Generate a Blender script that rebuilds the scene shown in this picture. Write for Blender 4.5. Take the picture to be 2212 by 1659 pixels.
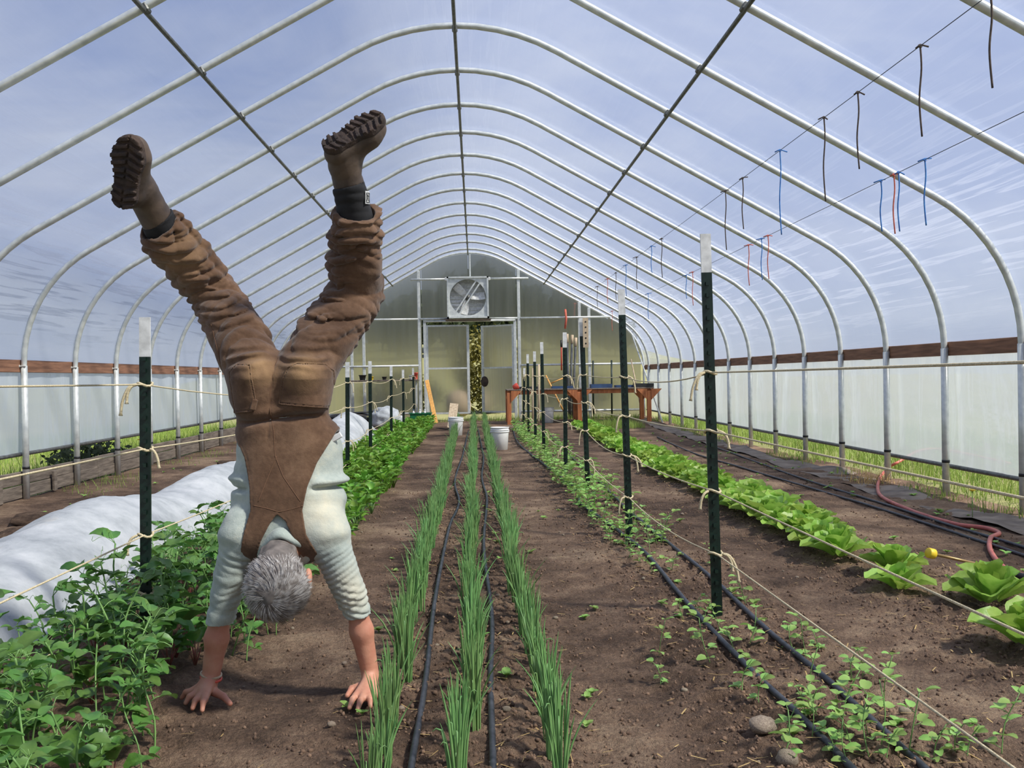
import bpy, bmesh, math, random
import numpy as np
from mathutils import Vector, Matrix, Quaternion
for o in list(bpy.data.objects): bpy.data.objects.remove(o, do_unlink=True)
SC = bpy.context.scene
COL = SC.collection
random.seed(7); RNG = np.random.default_rng(7)
PI = math.pi
# ------------------------------------------------------------------ camera
F = 2114.8; YAW = .0376; PITCH = -.0072; ROLL = -.0166; HC = 1.17
def ray(px, py):
    u = px-1106; v = py-829.5
    c, s = math.cos(-ROLL), math.sin(-ROLL)
    u, v = u*c-v*s, u*s+v*c
    x, y2, z2 = u/F, 1.0, -v/F
    cp, sp = math.cos(PITCH), math.sin(PITCH)
    y = y2*cp-z2*sp; z = y2*sp+z2*cp
    cy, sy = math.cos(YAW), math.sin(YAW)
    return Vector((x*cy+y*sy, -x*sy+y*cy, z))
def gnd(px, py, z=0.):
    r = ray(px, py); return r*((z-HC)/r.z)+Vector((0, 0, HC))
def atY(px, py, Y):
    r = ray(px, py); return r*(Y/r.y)+Vector((0, 0, HC))
def atX(px, py, X):
    r = ray(px, py); return r*(X/r.x)+Vector((0, 0, HC))
cam = bpy.data.objects.new('camera', bpy.data.cameras.new('camera'))
COL.objects.link(cam); SC.camera = cam
fw = ray(1106, 829.5); rt = (ray(1107, 829.5)-fw).normalized(); up = (fw-ray(1106, 830.5)).normalized(); fw.normalize()
cam.matrix_world = Matrix(((rt.x, up.x, -fw.x, 0), (rt.y, up.y, -fw.y, 0), (rt.z, up.z, -fw.z, HC), (0, 0, 0, 1)))
cam.data.sensor_width = 36; cam.data.lens = 36*F/2212; cam.data.clip_end = 2000
# ------------------------------------------------------------------ sky, sun, exposure
SUN_DIR = Vector((.60, -.36, .80)).normalized()
SC.view_settings.view_transform = 'Standard'; SC.view_settings.look = 'None'
SC.view_settings.exposure = 0.36; SC.view_settings.gamma = 1
SC.view_settings.use_curve_mapping = False
def S2L(c):
    return tuple(((v/255)/12.92 if v/255 <= .04045 else ((v/255+.055)/1.055)**2.4) for v in c[:3])+(1,)
def node(nt, t, **k):
    n = nt.nodes.new(t)
    for a, b in k.items():
        if a.startswith('i_'):
            key = a[2:]; n.inputs[int(key) if key.isdigit() else key.replace('_', ' ')].default_value = b
        else: setattr(n, a, b)
    return n
def ramp(nt, fac, stops):
    r = nt.nodes.new('ShaderNodeValToRGB'); e = r.color_ramp.elements
    while len(e) < len(stops): e.new(.5)
    for q, (p, c) in zip(e, stops): q.position = p; q.color = c if len(c) == 4 else tuple(c)+(1,)
    nt.links.new(fac, r.inputs[0]); return r.outputs[0]
def mth(nt, op, a, b=None, c=None, clamp=False):
    n = nt.nodes.new('ShaderNodeMath'); n.operation = op; n.use_clamp = clamp
    for i, v in enumerate((a, b, c)):
        if v is None: continue
        if isinstance(v, (int, float)): n.inputs[i].default_value = v
        else: nt.links.new(v, n.inputs[i])
    return n.outputs[0]
def mixc(nt, fac, a, b, bt='MIX'):
    n = nt.nodes.new('ShaderNodeMix'); n.data_type = 'RGBA'; n.blend_type = bt
    for i, v in ((0, fac), (6, a), (7, b)):
        if isinstance(v, (int, float)): n.inputs[i].default_value = v
        elif isinstance(v, tuple): n.inputs[i].default_value = v
        else: nt.links.new(v, n.inputs[i])
    return n.outputs[2]
def mapped(nt, src, scale=(1, 1, 1), loc=(0, 0, 0)):
    m = nt.nodes.new('ShaderNodeMapping'); m.inputs['Scale'].default_value = scale; m.inputs['Location'].default_value = loc
    nt.links.new(src, m.inputs[0]); return m.outputs[0]
def noise(nt, vec, scale, detail=4, rough=.55, dist=0):
    n = nt.nodes.new('ShaderNodeTexNoise'); n.inputs['Scale'].default_value = scale; n.inputs['Detail'].default_value = detail
    n.inputs['Roughness'].default_value = rough; n.inputs['Distortion'].default_value = dist
    if vec is not None: nt.links.new(vec, n.inputs['Vector'])
    return n.outputs[0]
world = bpy.data.worlds.new('world'); SC.world = world; world.use_nodes = True
nt = world.node_tree; nt.nodes.clear()
tc = nt.nodes.new('ShaderNodeTexCoord')
sx = nt.nodes.new('ShaderNodeSeparateXYZ'); nt.links.new(tc.outputs['Generated'], sx.inputs[0])
blue = ramp(nt, sx.outputs[2], [(0, S2L((172, 184, 206))), (.18, S2L((140, 162, 208))), (.6, S2L((98, 130, 198))), (1, S2L((80, 112, 186)))])
cl = noise(nt, mapped(nt, tc.outputs['Generated'], (1.2, 1.0, 3.2), (.35, .1, .2)), 1.9, 7, .6, .5)
cm = ramp(nt, cl, [(.40, (0, 0, 0)), (.72, (1, 1, 1))])
skyc = mixc(nt, mth(nt, 'MULTIPLY', cm, .68), blue, S2L((236, 240, 246)))
bg = nt.nodes.new('ShaderNodeBackground'); bg.inputs[1].default_value = .78
nt.links.new(skyc, bg.inputs[0])
wo = nt.nodes.new('ShaderNodeOutputWorld'); nt.links.new(bg.outputs[0], wo.inputs[0])
sun = bpy.data.objects.new('sun', bpy.data.lights.new('sun', 'SUN')); COL.objects.link(sun)
sun.rotation_euler = SUN_DIR.to_track_quat('Z', 'Y').to_euler(); sun.location = (6, -4, 9)
sun.data.energy = 6.2; sun.data.angle = math.radians(6); sun.data.color = (1, .95, .87)
# ------------------------------------------------------------------ helpers
def tag(o, label=None, cat=None, group=None, kind=None):
    if label: o['label'] = label
    if cat: o['category'] = cat
    if group: o['group'] = group
    if kind: o['kind'] = kind
    return o
def link(name, data, parent=None, mat=None):
    o = bpy.data.objects.new(name, data); COL.objects.link(o)
    if parent is not None: o.parent = parent
    if mat is not None and data is not None: data.materials.append(mat)
    return o
def empty(name, loc=(0, 0, 0), rz=0., parent=None):
    o = link(name, None, parent); o.location = loc; o.rotation_euler = (0, 0, rz); o.empty_display_size = .1
    return o
def clone(o, parent=None):
    c = o.copy(); COL.objects.link(c); c.parent = parent
    for ch in list(o.children): clone(ch, c)
    return c
def npmesh(name, v, f, smooth=True):
    """v (n,3), f (m,k) numpy arrays, all faces with k corners"""
    v = np.asarray(v, np.float32); f = np.asarray(f, np.int32)
    me = bpy.data.meshes.new(name); k = f.shape[1]
    me.vertices.add(len(v)); me.vertices.foreach_set('co', v.ravel())
    me.loops.add(f.size); me.loops.foreach_set('vertex_index', f.ravel())
    me.polygons.add(len(f)); me.polygons.foreach_set('loop_start', np.arange(len(f), dtype=np.int32)*k)
    me.polygons.foreach_set('use_smooth', np.full(len(f), smooth, dtype=bool))
    me.update(calc_edges=True); me.validate(); return me
class MB:
    """collects shapes into one mesh"""
    def __init__(s): s.v = []; s.f = []; s.uv = None
    def add(s, vs, fs):
        n = len(s.v); s.v += [tuple(p) for p in vs]; s.f += [tuple(i+n for i in q) for q in fs]; return s
    def box(s, c, d, R=None, bev=0.):
        x, y, z = d[0]/2, d[1]/2, d[2]/2
        c = Vector(c)
        if bev <= 0:
            vs = [Vector((a*x, b*y, e*z)) for a in (-1, 1) for b in (-1, 1) for e in (-1, 1)]
            fs = [(0, 1, 3, 2), (4, 6, 7, 5), (0, 4, 5, 1), (2, 3, 7, 6), (0, 2, 6, 4), (1, 5, 7, 3)]
        else:
            b = min(bev, x*.9, y*.9, z*.9)
            bm = bmesh.new(); bmesh.ops.create_cube(bm, size=1)
            for q in bm.verts: q.co = Vector((q.co.x*2*x, q.co.y*2*y, q.co.z*2*z))
            bmesh.ops.bevel(bm, geom=list(bm.edges), offset=b, segments=1, affect='EDGES')
            bm.verts.index_update(); vs = [q.co.copy() for q in bm.verts]; fs = [[q.index for q in t.verts] for t in bm.faces]; bm.free()
        if R is not None: vs = [R @ p for p in vs]
        return s.add([p+c for p in vs], fs)
    def bar(s, a, b, w, h=None, upv=(0, 0, 1), bev=0.):
        a = Vector(a); b = Vector(b); h = h or w; d = b-a; L = d.length; d.normalize(); u = Vector(upv)
        if abs(d.dot(u)) > .98: u = Vector((0, 1, 0))
        r = d.cross(u).normalized(); u = r.cross(d)
        R = Matrix((r, d, u)).transposed()
        return s.box((a+b)/2, (w, L, h), R, bev)
    def tube(s, pts, r, n=8, cap=True):
        pts = [Vector(p) for p in pts]; k = len(pts); rr = r if isinstance(r, (list, tuple)) else [r]*k
        base = len(s.v); prev = None
        for i, p in enumerate(pts):
            t = (pts[min(i+1, k-1)]-pts[max(i-1, 0)])
            t = t.normalized() if t.length > 1e-9 else Vector((0, 0, 1))
            if prev is None:
                u = Vector((0, 0, 1)) if abs(t.z) < .9 else Vector((0, 1, 0))
                prev = (u-t*u.dot(t)).normalized()
            else:
                prev = prev-t*prev.dot(t)
                prev = prev.normalized() if prev.length > 1e-6 else t.orthogonal().normalized()
            w = t.cross(prev)
            for j in range(n):
                a = 2*PI*j/n; s.v.append(tuple(p+(prev*math.cos(a)+w*math.sin(a))*rr[i]))
        for i in range(k-1):
            for j in range(n):
                a = base+i*n+j; b = base+i*n+(j+1) % n; s.f.append((a, b, b+n, a+n))
        if cap:
            s.f.append(tuple(base+j for j in reversed(range(n)))); s.f.append(tuple(base+(k-1)*n+j for j in range(n)))
        return s
    def lathe(s, prof, n=24, c=(0, 0, 0), close=True):
        base = len(s.v); k = len(prof)
        for r, z in prof:
            for j in range(n):
                a = 2*PI*j/n; s.v.append((c[0]+r*math.cos(a), c[1]+r*math.sin(a), c[2]+z))
        for i in range(k-1):
            for j in range(n):
                a = base+i*n+j; b = base+i*n+(j+1) % n; s.f.append((a, b, b+n, a+n))
        if close:
            s.f.append(tuple(base+j for j in reversed(range(n)))); s.f.append(tuple(base+(k-1)*n+j for j in range(n)))
        return s
    def prism(s, poly, a, b):
        """poly: list of Vectors (planar), extruded by b-a offset vectors"""
        n = len(poly); a = Vector(a); b = Vector(b)
        vs = [Vector(p)+a for p in poly]+[Vector(p)+b for p in poly]
        return s.add(vs, [tuple(reversed(range(n))), tuple(range(n, 2*n))]+[(i, (i+1) % n, n+(i+1) % n, n+i) for i in range(n)])
    def mesh(s, name, smooth=False):
        me = bpy.data.meshes.new(name); me.from_pydata(s.v, [], s.f)
        bm = bmesh.new(); bm.from_mesh(me); bmesh.ops.recalc_face_normals(bm, faces=bm.faces); bm.to_mesh(me); bm.free()
        me.polygons.foreach_set('use_smooth', [smooth]*len(me.polygons)); me.update(); return me
    def build(s, name, mat, parent=None, smooth=False):
        return link(name, s.mesh(name, smooth), parent, mat)
def spline(pts, n=8):
    pts = [Vector(p) for p in pts]; out = []
    for i in range(len(pts)-1):
        p0 = pts[max(i-1, 0)]; p1 = pts[i]; p2 = pts[i+1]; p3 = pts[min(i+2, len(pts)-1)]
        for k in range(n):
            t = k/n
            out.append(.5*((2*p1)+(p2-p0)*t+(2*p0-5*p1+4*p2-p3)*t*t+(3*p1-p0-3*p2+p3)*t**3))
    out.append(pts[-1]); return out
# value noise (numpy)
def _h(i, j, k):
    n = (i*374761393+j*668265263+k*1274126177) & 0xffffffff
    n = ((n ^ (n >> 13))*1274126177) & 0xffffffff
    return ((n ^ (n >> 16)) & 0xffff)/65535.
def vnoise(p, seed=0):
    p = np.asarray(p, np.float64)
    if p.shape[-1] == 2: p = np.concatenate([p, np.zeros(p.shape[:-1]+(1,))], -1)
    i = np.floor(p).astype(np.int64); f = p-i; f = f*f*(3-2*f); r = 0
    for a in (0, 1):
        for b in (0, 1):
            for c in (0, 1):
                w = (f[..., 0] if a else 1-f[..., 0])*(f[..., 1] if b else 1-f[..., 1])*(f[..., 2] if c else 1-f[..., 2])
                r = r+w*_h(i[..., 0]+a+seed*17, i[..., 1]+b, i[..., 2]+c)
    return r
def fbm(p, oct=4, seed=0):
    p = np.asarray(p, np.float64); r = 0; a = .5; t = 0
    for o in range(oct): r = r+a*vnoise(p*2**o, seed+o); t += a; a *= .5
    return r/t
# ------------------------------------------------------------------ materials
def M(name, c1, c2=None, rough=.6, metal=0., scale=6., detail=4, bump=0., bscale=None, rand=0., stretch=None, trans=0., spec=.5, lo=.35, hi=.65, sheen=0.):
    m = bpy.data.materials.new(name); m.use_nodes = True; nt = m.node_tree; nt.nodes.clear()
    out = nt.nodes.new('ShaderNodeOutputMaterial'); p = nt.nodes.new('ShaderNodeBsdfPrincipled')
    p.inputs['Roughness'].default_value = rough; p.inputs['Metallic'].default_value = metal
    p.inputs['Specular IOR Level'].default_value = spec
    if sheen: p.inputs['Sheen Weight'].default_value = sheen
    tcn = nt.nodes.new('ShaderNodeTexCoord'); vec = tcn.outputs['Object']
    if stretch: vec = mapped(nt, vec, stretch)
    col = S2L(c1)
    if c2 is not None:
        n = noise(nt, vec, scale, detail)
        col = ramp(nt, n, [(lo, S2L(c1)), (hi, S2L(c2))])
    if rand:
        oi = nt.nodes.new('ShaderNodeObjectInfo')
        hs = nt.nodes.new('ShaderNodeHueSaturation')
        nt.links.new(mth(nt, 'MULTIPLY_ADD', oi.outputs['Random'], .05*rand, .5-.025*rand), hs.inputs['Hue'])
        nt.links.new(mth(nt, 'MULTIPLY_ADD', oi.outputs['Random'], .5*rand, 1-.25*rand), hs.inputs['Value'])
        if isinstance(col, tuple): hs.inputs['Color'].default_value = col
        else: nt.links.new(col, hs.inputs['Color'])
        col = hs.outputs[0]
    if isinstance(col, tuple): p.inputs['Base Color'].default_value = col
    else: nt.links.new(col, p.inputs['Base Color'])
    if bump:
        b = nt.nodes.new('ShaderNodeBump'); b.inputs['Strength'].default_value = bump; b.inputs['Distance'].default_value = .01
        nt.links.new(noise(nt, vec, bscale or scale*3, 5), b.inputs['Height']); nt.links.new(b.outputs[0], p.inputs['Normal'])
    sh = p.outputs[0]
    if trans:
        t = nt.nodes.new('ShaderNodeBsdfTranslucent'); mx = nt.nodes.new('ShaderNodeMixShader'); mx.inputs[0].default_value = trans
        if isinstance(col, tuple): t.inputs[0].default_value = col
        else: nt.links.new(col, t.inputs[0])
        nt.links.new(sh, mx.inputs[1]); nt.links.new(t.outputs[0], mx.inputs[2]); sh = mx.outputs[0]
    nt.links.new(sh, out.inputs[0]); return m
MT = {}
MT['steel'] = M('galvanised_steel', (222, 224, 218), (196, 200, 196), .36, .35, 14, bump=.08, bscale=60)
MT['steel_thin'] = M('weathered_steel', (120, 122, 118), (92, 92, 88), .5, .6, 20)
MT['clip'] = M('black_tape', (22, 22, 22), rough=.6)
MT['board'] = M('brown_board', (150, 108, 82), (112, 78, 58), .8, 0, 5, stretch=(6, .5, 6), bump=.3, bscale=14)
MT['greyboard'] = M('weathered_board', (132, 120, 106), (92, 82, 72), .9, 0, 5, stretch=(6, .6, 6), bump=.4, bscale=16)
MT['wood'] = M('cedar_wood', (196, 124, 76), (158, 92, 54), .7, 0, 5, stretch=(7, 7, .7), bump=.2, bscale=12)
MT['yellow_wood'] = M('yellow_pine', (232, 178, 98), (206, 146, 76), .6, 0, 5, stretch=(6, 6, .5))
MT['pale_wood'] = M('pale_wood', (208, 188, 158), (170, 148, 120), .8, 0, 6, stretch=(6, 6, .6))
MT['tgreen'] = M('dark_green_enamel', (16, 42, 32), (10, 28, 22), .38, .1, 30, bump=.05)
MT['twhite'] = M('white_post_tip', (232, 232, 228), (196, 196, 192), .45, .1, 20)
MT['twine'] = M('sisal_twine', (230, 216, 180), (204, 186, 146), .95, 0, 120, bump=.6, bscale=300)
MT['black_pe'] = M('black_poly_tube', (38, 40, 46), (64, 66, 72), .5, 0, 25, bump=.1)
MT['red_hose'] = M('pink_red_hose', (196, 110, 96), (166, 82, 72), .5, 0, 10)
MT['brass'] = M('wand_tube', (168, 140, 92), (140, 116, 74), .4, .5, 10)
MT['yellow'] = M('yellow_plastic', (232, 200, 48), rough=.5)
MT['white_pl'] = M('white_plastic', (236, 236, 232), (222, 222, 218), .4, 0, 5)
MT['black_pl'] = M('black_plastic', (30, 30, 32), (46, 46, 46), .5, 0, 8)
MT['blue_pl'] = M('blue_plastic', (56, 84, 122), (44, 66, 100), .5, 0, 8)
MT['green_pl'] = M('green_plastic', (18, 108, 66), (14, 92, 54), .45, 0, 6)
MT['red_pl'] = M('red_plastic', (214, 84, 66), rough=.5)
MT['orange_pl'] = M('orange_plastic', (222, 110, 70), rough=.6)
MT['blue_tw'] = M('blue_twine', (70, 140, 208), (58, 104, 176), .7, 0, 20)
MT['brown_tw'] = M('brown_twine', (96, 84, 74), (70, 60, 54), .9, 0, 30)
MT['orange_tw'] = M('orange_twine', (214, 116, 92), (196, 92, 74), .8, 0, 20)
MT['wire'] = M('dark_wire', (84, 88, 98), rough=.5, metal=.5)
MT['grey_pipe'] = M('grey_pipe', (92, 94, 92), (70, 72, 70), .5, 0, 8)
MT['rock'] = M('field_stone', (176, 160, 138), (128, 112, 96), .9, 0, 9, bump=.6, bscale=20, rand=.5)
MT['landcloth'] = M('grey_ground_cloth', (128, 118, 108), (92, 82, 74), .95, 0, 5, bump=.4, bscale=10)
MT['dryhay'] = M('dry_grass', (212, 182, 122), (176, 144, 92), .9, 0, 9, trans=.2)
MT['grass'] = M('grass_blades', (158, 176, 88), (112, 142, 58), .6, 0, 2.2, trans=.35)
MT['lawn'] = M('lawn_ground', (112, 136, 60), (80, 104, 44), .95, 0, 1.2, bump=.5, bscale=8)
MT['hill'] = M('meadow_hill', (148, 146, 92), (122, 120, 78), .95, 0, .08, bump=.3, bscale=1)
MT['foliage_dk'] = M('dark_tree_foliage', (84, 96, 66), (58, 70, 48), .8, 0, 1.5, trans=.2, rand=.4)
MT['foliage_ol'] = M('olive_shrub_foliage', (128, 122, 44), (84, 84, 34), .8, 0, 2.5, trans=.25, rand=.4)
MT['bark'] = M('tree_bark', (84, 70, 56), (58, 48, 40), .9, 0, 6)
# plants
MT['pea'] = M('pea_leaf', (106, 146, 70), (70, 114, 50), .42, 0, 14, trans=.3, rand=.7, bump=.1, bscale=40)
MT['pea_dk'] = M('beet_leaf', (104, 148, 64), (72, 114, 46), .35, 0, 18, trans=.25, rand=.7, bump=.3, bscale=30)
MT['seedling'] = M('seedling_leaf', (158, 194, 104), (126, 168, 80), .5, 0, 20, trans=.3, rand=.8)
MT['stem'] = M('plant_stem', (126, 164, 92), (100, 140, 72), .5, 0, 20)
MT['redstem'] = M('beet_stem', (140, 60, 66), (112, 96, 60), .5, 0, 20)
MT['green'] = M('bed_green_leaf', (128, 172, 62), (84, 130, 42), .45, 0, 9, trans=.35, rand=.8)
MT['lettuce'] = M('lettuce_leaf', (176, 206, 98), (138, 180, 70), .42, 0, 16, trans=.38, rand=.6, bump=.35, bscale=26)
MT['chive'] = M('onion_leaf', (136, 176, 106), (98, 146, 82), .42, 0, 10, trans=.15, rand=.6)
MT['chive_pale'] = M('onion_base', (196, 206, 170), rough=.5)
MT['rowcover'] = None
def base_mat(name):
    m = bpy.data.materials.new(name); m.use_nodes = True; nt = m.node_tree; nt.nodes.clear()
    out = nt.nodes.new('ShaderNodeOutputMaterial'); tcn = nt.nodes.new('ShaderNodeTexCoord'); return m, nt, out, tcn
def bumpn(nt, h, st, dist=.01):
    b = nt.nodes.new('ShaderNodeBump'); b.inputs['Strength'].default_value = st; b.inputs['Distance'].default_value = dist
    nt.links.new(h, b.inputs['Height']); return b.outputs[0]
def soil_mat():
    m, nt, out, tcn = base_mat('garden_soil'); v = tcn.outputs['Object']
    p = nt.nodes.new('ShaderNodeBsdfPrincipled'); p.inputs['Roughness'].default_value = .92; p.inputs['Specular IOR Level'].default_value = .25
    big = noise(nt, v, .9, 5, .6); mid = noise(nt, v, 5, 6, .65); fine = noise(nt, v, 55, 5, .7); spk = noise(nt, mapped(nt, v, (1, 1, 1), (3, 7, 0)), 38, 3, .6)
    s = mth(nt, 'ADD', mth(nt, 'MULTIPLY', big, .55), mth(nt, 'ADD', mth(nt, 'MULTIPLY', mid, .3), mth(nt, 'MULTIPLY', fine, .25)))
    c = ramp(nt, s, [(.40, S2L((60, 46, 37))), (.49, S2L((98, 78, 63))), (.57, S2L((134, 109, 89))), (.67, S2L((178, 152, 124)))])
    fl = ramp(nt, spk, [(.70, (0, 0, 0)), (.76, (1, 1, 1))])
    c = mixc(nt, mth(nt, 'MULTIPLY', fl, .6), c, S2L((196, 172, 140)))
    nt.links.new(c, p.inputs['Base Color'])
    h = mth(nt, 'ADD', mth(nt, 'MULTIPLY', noise(nt, v, 22, 6, .7), 1.), mth(nt, 'MULTIPLY', noise(nt, v, 90, 4, .7), .4))
    nt.links.new(bumpn(nt, h, 1., .05), p.inputs['Normal'])
    nt.links.new(p.outputs[0], out.inputs[0]); return m
MT['soil'] = soil_mat()
def film_mat(name, base, crease, haze, shoulder=True, gloss=.35, tint=(.93, .95, .97, 1), tcol=(.80, .85, .92, 1)):
    """greenhouse plastic: mostly clear, a little milky, milkier in the creases; UV = (arc length, Y)"""
    m, nt, out, tcn = base_mat(name); uv = tcn.outputs['UV']
    s = nt.nodes.new('ShaderNodeSeparateXYZ'); nt.links.new(uv, s.inputs[0])
    if shoulder:
        n1 = noise(nt, mapped(nt, uv, (9, .32, 1)), 1.6, 3, .5, .25)
        cr = ramp(nt, n1, [(.53, (0, 0, 0)), (.60, (1, 1, 1)), (.68, (.2, .2, .2))])
        msk = ramp(nt, mth(nt, 'DIVIDE', s.outputs[0], 6.), [(.02, (.1, .1, .1)), (.08, (1, 1, 1)), (.22, (1, 1, 1)), (.32, (.25, .25, .25)), (.45, (.04, .04, .04)), (.82, (.03, .03, .03)), (.97, (.3, .3, .3))])
        cr = mth(nt, 'MULTIPLY', cr, msk)
    else:
        n1 = noise(nt, mapped(nt, uv, (.55, 2.6, 1)), 1.5, 4, .5, 1.2)
        cr = ramp(nt, n1, [(.48, (0, 0, 0)), (.56, (1, 1, 1)), (.64, (0, 0, 0))])
    hz = noise(nt, mapped(nt, uv, (.7, .9, 1)), 1.0, 5, .6)
    fac = mth(nt, 'ADD', mth(nt, 'ADD', mth(nt, 'MULTIPLY', cr, crease), base), mth(nt, 'MULTIPLY', hz, haze), clamp=True)
    t = nt.nodes.new('ShaderNodeBsdfTransparent'); t.inputs[0].default_value = tint
    l = nt.nodes.new('ShaderNodeBsdfTranslucent'); l.inputs[0].default_value = tcol
    d = nt.nodes.new('ShaderNodeBsdfDiffuse'); d.inputs[0].default_value = tcol
    md = nt.nodes.new('ShaderNodeMixShader'); md.inputs[0].default_value = .45
    nt.links.new(l.outputs[0], md.inputs[1]); nt.links.new(d.outputs[0], md.inputs[2])
    mx = nt.nodes.new('ShaderNodeMixShader'); nt.links.new(fac, mx.inputs[0]); nt.links.new(t.outputs[0], mx.inputs[1]); nt.links.new(md.outputs[0], mx.inputs[2])
    g = nt.nodes.new('ShaderNodeBsdfGlossy'); g.inputs['Roughness'].default_value = .18
    bn = bumpn(nt, mth(nt, 'ADD', n1, noise(nt, mapped(nt, uv, (2, 1, 1)), 2.5, 4)), .35, .03); nt.links.new(bn, g.inputs['Normal'])
    lw = nt.nodes.new('ShaderNodeFresnel'); lw.inputs[0].default_value = 1.4
    m2 = nt.nodes.new('ShaderNodeMixShader'); nt.links.new(mth(nt, 'MULTIPLY', lw.outputs[0], gloss), m2.inputs[0])
    nt.links.new(mx.outputs[0], m2.inputs[1]); nt.links.new(g.outputs[0], m2.inputs[2])
    nt.links.new(m2.outputs[0], out.inputs[0]); return m
MT['film'] = film_mat('roof_plastic_film', .34, .34, .16, tcol=(.48, .53, .65, 1))
MT['curtain'] = film_mat('side_curtain_film', .76, .10, .14, shoulder=False, gloss=.3, tcol=(.70, .755, .79, 1))
def poly_mat():
    m, nt, out, tcn = base_mat('fluted_polycarbonate'); v = tcn.outputs['Object']
    fl = nt.nodes.new('ShaderNodeTexWave'); fl.wave_type = 'BANDS'; fl.bands_direction = 'X'; fl.inputs['Scale'].default_value = 9.; fl.inputs['Distortion'].default_value = .25
    nt.links.new(v, fl.inputs['Vector'])
    rf = nt.nodes.new('ShaderNodeBsdfRefraction'); rf.inputs['Roughness'].default_value = .42; rf.inputs['IOR'].default_value = 1.22
    nt.links.new(mixc(nt, fl.outputs[1], (.50, .48, .42, 1), (.82, .79, .70, 1)), rf.inputs[0])
    t = nt.nodes.new('ShaderNodeBsdfTransparent'); t.inputs[0].default_value = (.75, .78, .74, 1)
    l = nt.nodes.new('ShaderNodeBsdfTranslucent'); l.inputs[0].default_value = (.50, .50, .47, 1)
    a = nt.nodes.new('ShaderNodeMixShader'); a.inputs[0].default_value = .10; nt.links.new(rf.outputs[0], a.inputs[1]); nt.links.new(t.outputs[0], a.inputs[2])
    st = noise(nt, mapped(nt, v, (6, 1, .3)), 1.2, 4)
    b = nt.nodes.new('ShaderNodeMixShader'); nt.links.new(mth(nt, 'MULTIPLY_ADD', st, .4, .10), b.inputs[0]); nt.links.new(a.outputs[0], b.inputs[1]); nt.links.new(l.outputs[0], b.inputs[2])
    g = nt.nodes.new('ShaderNodeBsdfGlossy'); g.inputs['Roughness'].default_value = .2
    fr = nt.nodes.new('ShaderNodeFresnel'); fr.inputs[0].default_value = 1.4
    c = nt.nodes.new('ShaderNodeMixShader'); nt.links.new(mth(nt, 'MULTIPLY', fr.outputs[0], .6), c.inputs[0]); nt.links.new(b.outputs[0], c.inputs[1]); nt.links.new(g.outputs[0], c.inputs[2])
    nt.links.new(c.outputs[0], out.inputs[0]); return m
MT['poly'] = poly_mat()
def cover_mat():
    m, nt, out, tcn = base_mat('white_row_cover_fabric'); v = tcn.outputs['Object']
    p = nt.nodes.new('ShaderNodeBsdfPrincipled'); p.inputs['Roughness'].default_value = .85; p.inputs['Specular IOR Level'].default_value = .2
    n = noise(nt, v, 3.5, 6, .65)
    c = ramp(nt, n, [(.32, S2L((168, 173, 176))), (.5, S2L((196, 200, 202))), (.7, S2L((218, 220, 221)))])
    st = ramp(nt, noise(nt, mapped(nt, v, (1, .6, 1), (4, 2, 0)), 2.4, 5), [(.66, (0, 0, 0)), (.78, (1, 1, 1))])
    c = mixc(nt, mth(nt, 'MULTIPLY', st, .4), c, S2L((212, 192, 160)))
    nt.links.new(c, p.inputs['Base Color']); nt.links.new(bumpn(nt, noise(nt, v, 14, 6, .6), .5, .02), p.inputs['Normal'])
    t = nt.nodes.new('ShaderNodeBsdfTranslucent'); nt.links.new(c, t.inputs[0])
    mx = nt.nodes.new('ShaderNodeMixShader'); mx.inputs[0].default_value = .22; nt.links.new(p.outputs[0], mx.inputs[1]); nt.links.new(t.outputs[0], mx.inputs[2])
    nt.links.new(mx.outputs[0], out.inputs[0]); return m
MT['rowcover'] = cover_mat()
# ------------------------------------------------------------------ the setting
SP = 1.3; XC = -.1325
def HY(n): return (6.9349+n)*SP
YW = 25.4
def gh(x, y):
    """soil height"""
    p = np.stack([np.asarray(x, float), np.asarray(y, float)], -1)
    near = np.clip(1.25-np.asarray(y)/16., .25, 1)
    h = (fbm(p*1.3, 3, 1)-.5)*.05+(fbm(p*6, 3, 5)-.5)*.035*near
    fine = fbm(p*22, 3, 9)
    x = p[..., 0]
    bed = np.exp(-((x+.05)/.36)**4)+np.exp(-((x-1.15)/.42)**4)+np.exp(-((x-2.35)/.4)**4)+np.exp(-((x+1.5)/.5)**4)
    h += (fine-.45)*(.016+.042*np.clip(bed, 0, 1))*near+.018*np.clip(bed, 0, 1)-.012
    return h+np.clip((np.asarray(y)-17)/8., 0, 1)*.09
def gz(x, y): return float(gh(np.array([x]), np.array([y]))[0])
_dy = .0082*np.exp(np.linspace(0, 2.45, 640))
ys = np.concatenate([np.arange(-2, 1.8, .25), np.cumsum(np.concatenate([[1.8], _dy]))])
ys = ys[ys < YW+.2]; ys = np.append(ys, YW+.25)
xs = np.concatenate([np.linspace(-4.75, -1.2, 130), np.linspace(-1.19, 2.9, 400), np.linspace(2.915, 4.55, 80)])
X, Y = np.meshgrid(xs, ys); Z = gh(X, Y)
def gridfaces(nx, ny):
    i = np.arange(ny-1)[:, None]*nx+np.arange(nx-1)[None, :]
    return np.stack([i, i+1, i+nx+1, i+nx], -1).reshape(-1, 4)
floor = link('floor', npmesh('floor', np.stack([X, Y, Z], -1).reshape(-1, 3), gridfaces(len(xs), len(ys))), None, MT['soil'])
tag(floor, 'dark brown garden soil with clods between the planted rows', kind='structure')
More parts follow.
